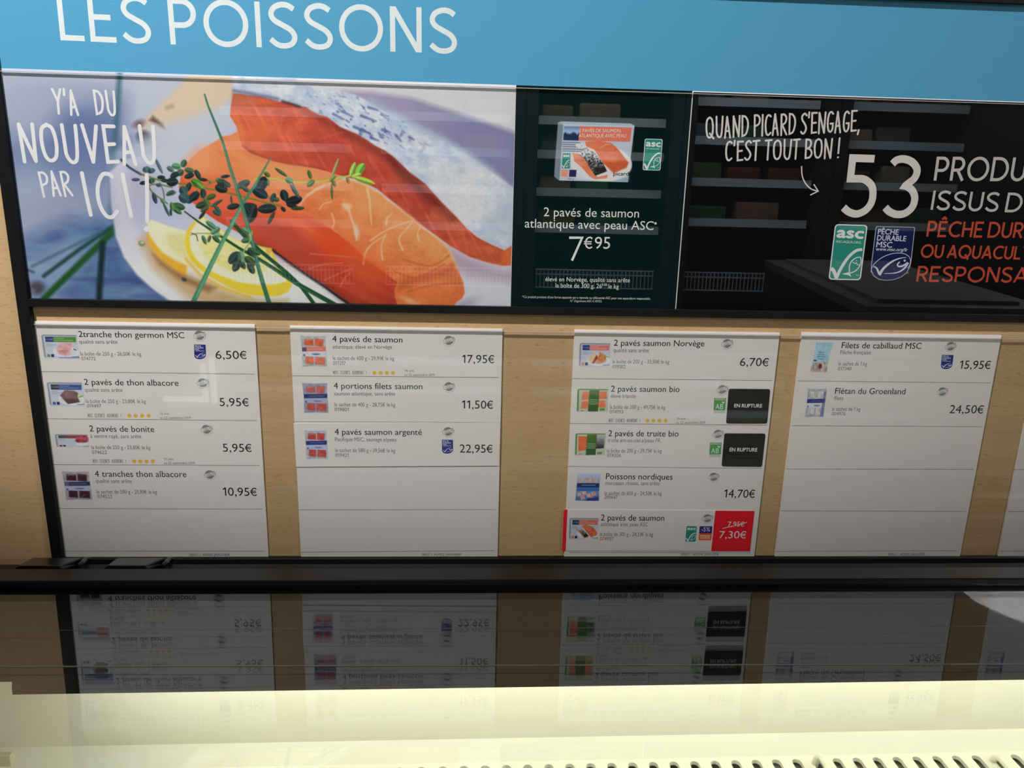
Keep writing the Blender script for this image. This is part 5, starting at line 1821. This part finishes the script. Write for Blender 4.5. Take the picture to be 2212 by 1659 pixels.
# ================================================================== GLASS LID
gl = thing('glass_lid', ((FX0 + FX1) / 2, -.45, lid_z(-.45, -.012)), 'clear double glazed freezer lid mirroring the price sheets', 'lid')
LIDG = glass_mat('lid_glass', (0.95, 0.965, 0.945), 0.084, 0.74, refl=(.90, .95, 1.0), both=True)
LIDB = clear_mat('lid_glass_body', (0.985, 0.99, 0.985))
yj = lid_at(1106, 1437).y
for nm, ya, yb, off in (('upper_pane', y_front - .004, -.86, 0.0), ('lower_pane', y_front - .004, -.86, -.0034)):
    b = MB()
    t_ = .002
    vs = [(x, y, lid_z(y, off - h)) for x in (FX0 + .02, FX1 - .02) for y in (ya, yb) for h in (0, t_)]
    b.add(vs, [(0, 1, 3, 2), (4, 6, 7, 5), (0, 4, 5, 1), (2, 3, 7, 6), (0, 2, 6, 4), (1, 5, 7, 3)])
    b.mi = [1, 1, 1, 1, 0, 1]
    b.build(nm, [LIDG, LIDB], gl)
SEAM = mat('glass_seam', (96, 98, 98), 0.2, 0.6, 0.8)
for py0, py1, w_, h_ in ((1362, 1352, .0004, .0002), (1440, 1434, .0008, .0006)):
    b = MB()
    p, q = lid_at(0, py0), lid_at(2212, py1)
    k_ = (q.y - p.y) / (q.x - p.x)
    x0, x1 = FX0 + .03, FX1 - .03
    ya, yb = p.y + k_ * (x0 - p.x), p.y + k_ * (x1 - p.x)
    b.add([(x0, ya, lid_z(ya)), (x1, yb, lid_z(yb)), (x1, yb - w_, lid_z(yb)), (x0, ya - w_, lid_z(ya)),
           (x0, ya, lid_z(ya) + h_), (x1, yb, lid_z(yb) + h_), (x1, yb - w_, lid_z(yb) + h_), (x0, ya - w_, lid_z(ya) + h_)],
          [(0, 1, 2, 3), (7, 6, 5, 4), (0, 4, 5, 1), (1, 5, 6, 2), (2, 6, 7, 3), (3, 7, 4, 0)])
    b.build('pane_seam', SEAM, gl)

# ================================================================== wire dividers on the slotted shelf
for px, lab in ((1768, 'white bent wire divider rising from the slotted shelf, the one nearer the middle'), (2158, 'white bent wire divider rising from the slotted shelf at the right edge')):
    x = atz(px, 1652, zf_).x
    y0_ = far - .010
    t = thing('wire_divider', (x, y0_, zb_), lab, 'divider', 'white wire dividers in the freezer')
    b = MB()
    h = .012 if px < 2000 else .007
    b.tube([(x - .003, y0_ + .001, zb_ - .002), (x - .002, y0_ + .0005, zb_ + h * .6), (x - .0005, y0_ - .002, zb_ + h * .92), (x, y0_ - .006, zb_ + h),
            (x, y0_ - .05, zb_ + h * .9), (x, y0_ - .26, zb_ + h * .6)], .0032, 12)
    b.build('wire', LINER, t, smooth=True)

# ================================================================== what the glass mirrors: tall freezers across the aisle
YC = 2.85


def mirrored(px, py, back=0.0):
    p = at(px, py, YC + back)
    return Vector((p.x, -p.y, p.z))


DARK_ISLAND = mat('island_black', (20, 20, 20), 0.4, 0.3, 0.9)
GREY_ISLAND = mat('island_grey_rim', (104, 104, 104), 0.4, 0.3, 0.9)
GLASS_ISLAND = mat('island_grey_lid', (118, 118, 118), 0.3, 0.4, 0.9)
RAIL = mat('grey_shelf_rail', (196, 206, 214), 0.4, 0.3, 0.9)
DARKC = mat('dark_freezer_inside', (52, 60, 62), 0.6, 0.2, 0.9)
DOORF = mat('dark_door_frame', (44, 46, 48), 0.5, 0.3, 0.9)
xs = mirrored(1133, 330).x
pw_ = mirrored(1770, 330).x - mirrored(1440, 330).x
railsA = [mirrored(1280, (a + c) / 2).z for a, c in ((175, 193), (251, 270), (325, 345), (408, 426), (489, 505))]
railsB = [mirrored(1600, (a + c) / 2).z for a, c in ((128, 145), (209, 229), (295, 313), (386, 404), (473, 493))]
rh = abs(mirrored(1280, 251).z - mirrored(1280, 270).z)
where = {-2: 'mirrored at the far left of the salmon poster', -1: 'mirrored in the middle of the salmon poster', 0: 'mirrored in the dark green poster',
         1: 'mirrored behind the white slogan', 2: 'mirrored around the white 53'}
pc = [(120, 96, 62), (96, 116, 70), (150, 138, 110), (110, 60, 48), (92, 104, 110), (170, 150, 96), (80, 88, 70), (140, 110, 92), (60, 104, 66), (120, 120, 124)]
cnt = 0
for ci in range(-2, 3):
    x0, x1 = xs + ci * pw_, xs + (ci + 1) * pw_
    t = thing('upright_freezer', ((x0 + x1) / 2, -YC - .3, 0), 'tall dark freezer with pale shelf rails ' + where[ci], 'freezer', 'tall freezers mirrored in the glass')
    b = MB()
    b.box(x0, x0 + .03, -YC - .6, -YC, 0, 2.1)
    b.box(x1 - .03, x1, -YC - .6, -YC, 0, 2.1)
    b.box(x0 + .03, x1 - .03, -YC - .6, -YC - .56, 0, 2.1)
    b.box(x0 + .03, x1 - .03, -YC - .56, -YC, 2.04, 2.1)
    b.box(x0 + .03, x1 - .03, -YC - .56, -YC, 0, .25)
    b.build('carcass', DARKC, t)
    b = MB()
    for (u0, u1, w0, w1) in ((x0 + .002, x0 + .055, .2, 2.08), (x1 - .055, x1 - .002, .2, 2.08), (x0 + .055, x1 - .055, 2.0, 2.08), (x0 + .055, x1 - .055, .2, .28)):
        b.box(u0, u1, -YC + .002, -YC + .03, w0, w1)
    b.build('door_frame', DOORF, t)
    zt_, zb2 = mirrored(1280, 586).z, mirrored(1280, 625).z
    b = MB()
    for i in range(31):
        u = x0 + .075 + i * (x1 - x0 - .15) / 30
        b.box(u - .002, u + .002, -YC - .05, -YC - .046, zb2, zt_)
    for z in (zb2, (zb2 + zt_) / 2 + .02, zt_):
        b.box(x0 + .07, x1 - .07, -YC - .051, -YC - .045, z - .003, z + .003)
    b.build('wire_basket', RAIL, t)
    for z in (railsA if ci <= 0 else railsB):
        b = MB()
        b.box(x0 + .035, x1 - .035, -YC - .5, -YC - .06, z - .008, z + .004)
        sh = b.build('shelf', DARKC, t)
        b = MB()
        b.box(x0 + .062, x1 - .062, -YC - .059, -YC - .05, z - rh / 2, z + rh / 2)
        b.build('shelf_rail', RAIL, sh)
        if ci == -2:
            continue
        u = x0 + .08
        while u < x1 - .20:
            w_ = random.uniform(.13, .21)
            h_ = random.uniform(.06, .10)
            if u + w_ > x1 - .07:
                break
            c_ = random.choice(pc)
            q = MB()
            yy = -YC - .08 - random.uniform(0, .05)
            q.box(u, u + w_, yy - .16, yy, z + .0045, z + .0045 + h_, bev=.012)
            o = q.build('frozen_pack', mat('pack_%d_%d_%d' % c_, c_, 0.5, 0.3, 0.9, 0.5, 25), None, (u + w_ / 2, yy - .08, z + .0045))
            tag(o, 'frozen food pack on a shelf of the tall freezers mirrored in the glass', 'pack', 'packs on the mirrored shelves')
            u += w_ + random.uniform(.015, .05)

# added glowing rods instead of lit trim, mirrored as streaks on the first sheet
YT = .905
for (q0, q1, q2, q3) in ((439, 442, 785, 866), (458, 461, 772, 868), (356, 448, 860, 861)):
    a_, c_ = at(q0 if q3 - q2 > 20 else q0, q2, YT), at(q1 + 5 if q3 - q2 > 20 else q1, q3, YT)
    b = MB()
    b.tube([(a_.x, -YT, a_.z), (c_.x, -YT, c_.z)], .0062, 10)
    b.build('emissive_tube', emit_mat('added_streak_glow', (1, 1, .97), 3.2), cf, smooth=True)

# island freezer in the aisle, seen only as a grey slanting band in the black poster
t = thing('island_freezer', (1.5, -2.05, 0), 'grey topped island freezer mirrored low in the black poster', 'freezer')
zi = ZC - .33
le, re_ = ((1.136, -1.40), (1.335, -2.72)), ((1.69, -1.40), (1.93, -2.72))
for nm, zlo, zhi, ins, m_ in (('cabinet', 0.0, zi - .03, 0.0, DARK_ISLAND), ('top_rim', zi - .03, zi, -.006, GREY_ISLAND), ('lid', zi, zi + .012, .06, GLASS_ISLAND)):
    b = MB()
    c4 = [(le[0][0] + ins, le[0][1] - ins), (re_[0][0] - ins, re_[0][1] - ins), (re_[1][0] - ins, re_[1][1] + ins), (le[1][0] + ins, le[1][1] + ins)]
    b.add([(x, y, zlo) for x, y in c4] + [(x, y, zhi) for x, y in c4], [(3, 2, 1, 0), (4, 5, 6, 7), (0, 1, 5, 4), (1, 2, 6, 5), (2, 3, 7, 6), (3, 0, 4, 7)])
    b.build(nm, m_, t)

# ================================================================== round ceiling lamp, seen twice mirrored in the lid
P0 = lid_at(2265, 1281)
d = ray(2265, 1281)
d = Vector(d / np.linalg.norm(d))
nrm = Vector((0, -GS, 1)).normalized()
r_ = d - 2 * d.dot(nrm) * nrm
hit = P0 + r_ * ((-.004 - P0.y) / r_.y)
back = Vector((r_.x, -r_.y, r_.z))
zl_ = ZC + 1.15
Lp = hit + back * ((zl_ - hit.z) / back.z)
lm_ = thing('round_ceiling_lamp', (Lp.x, Lp.y, 2.75), 'round white lamp whose glare shows on the lid at the right edge', 'lamp')
b = MB()
rad = .45
b.poly([(Lp.x + rad * math.cos(t), Lp.y + rad * math.sin(t), zl_) for t in np.linspace(0, 2 * math.pi, 49)[:-1]])
b.build('diffuser', emit_mat('round_lamp_glow', (1.0, 0.94, 0.92), 32.0), lm_)
b = MB()
ring = [(rad, zl_ + .001), (rad * .98, zl_ + .06), (.05, zl_ + .075), (.02, 2.75)]
vs, fs, ns = [], [], 40
for r, z in ring:
    vs += [(Lp.x + r * math.cos(2 * math.pi * k / ns), Lp.y + r * math.sin(2 * math.pi * k / ns), z) for k in range(ns)]
for i in range(len(ring) - 1):
    fs += [(i * ns + k, i * ns + (k + 1) % ns, (i + 1) * ns + (k + 1) % ns, (i + 1) * ns + k) for k in range(ns)]
b.add(vs, fs)
b.build('housing', mat('white_lamp_housing', (220, 220, 216), 0.4, 0.3, 0.9), lm_, smooth=True)
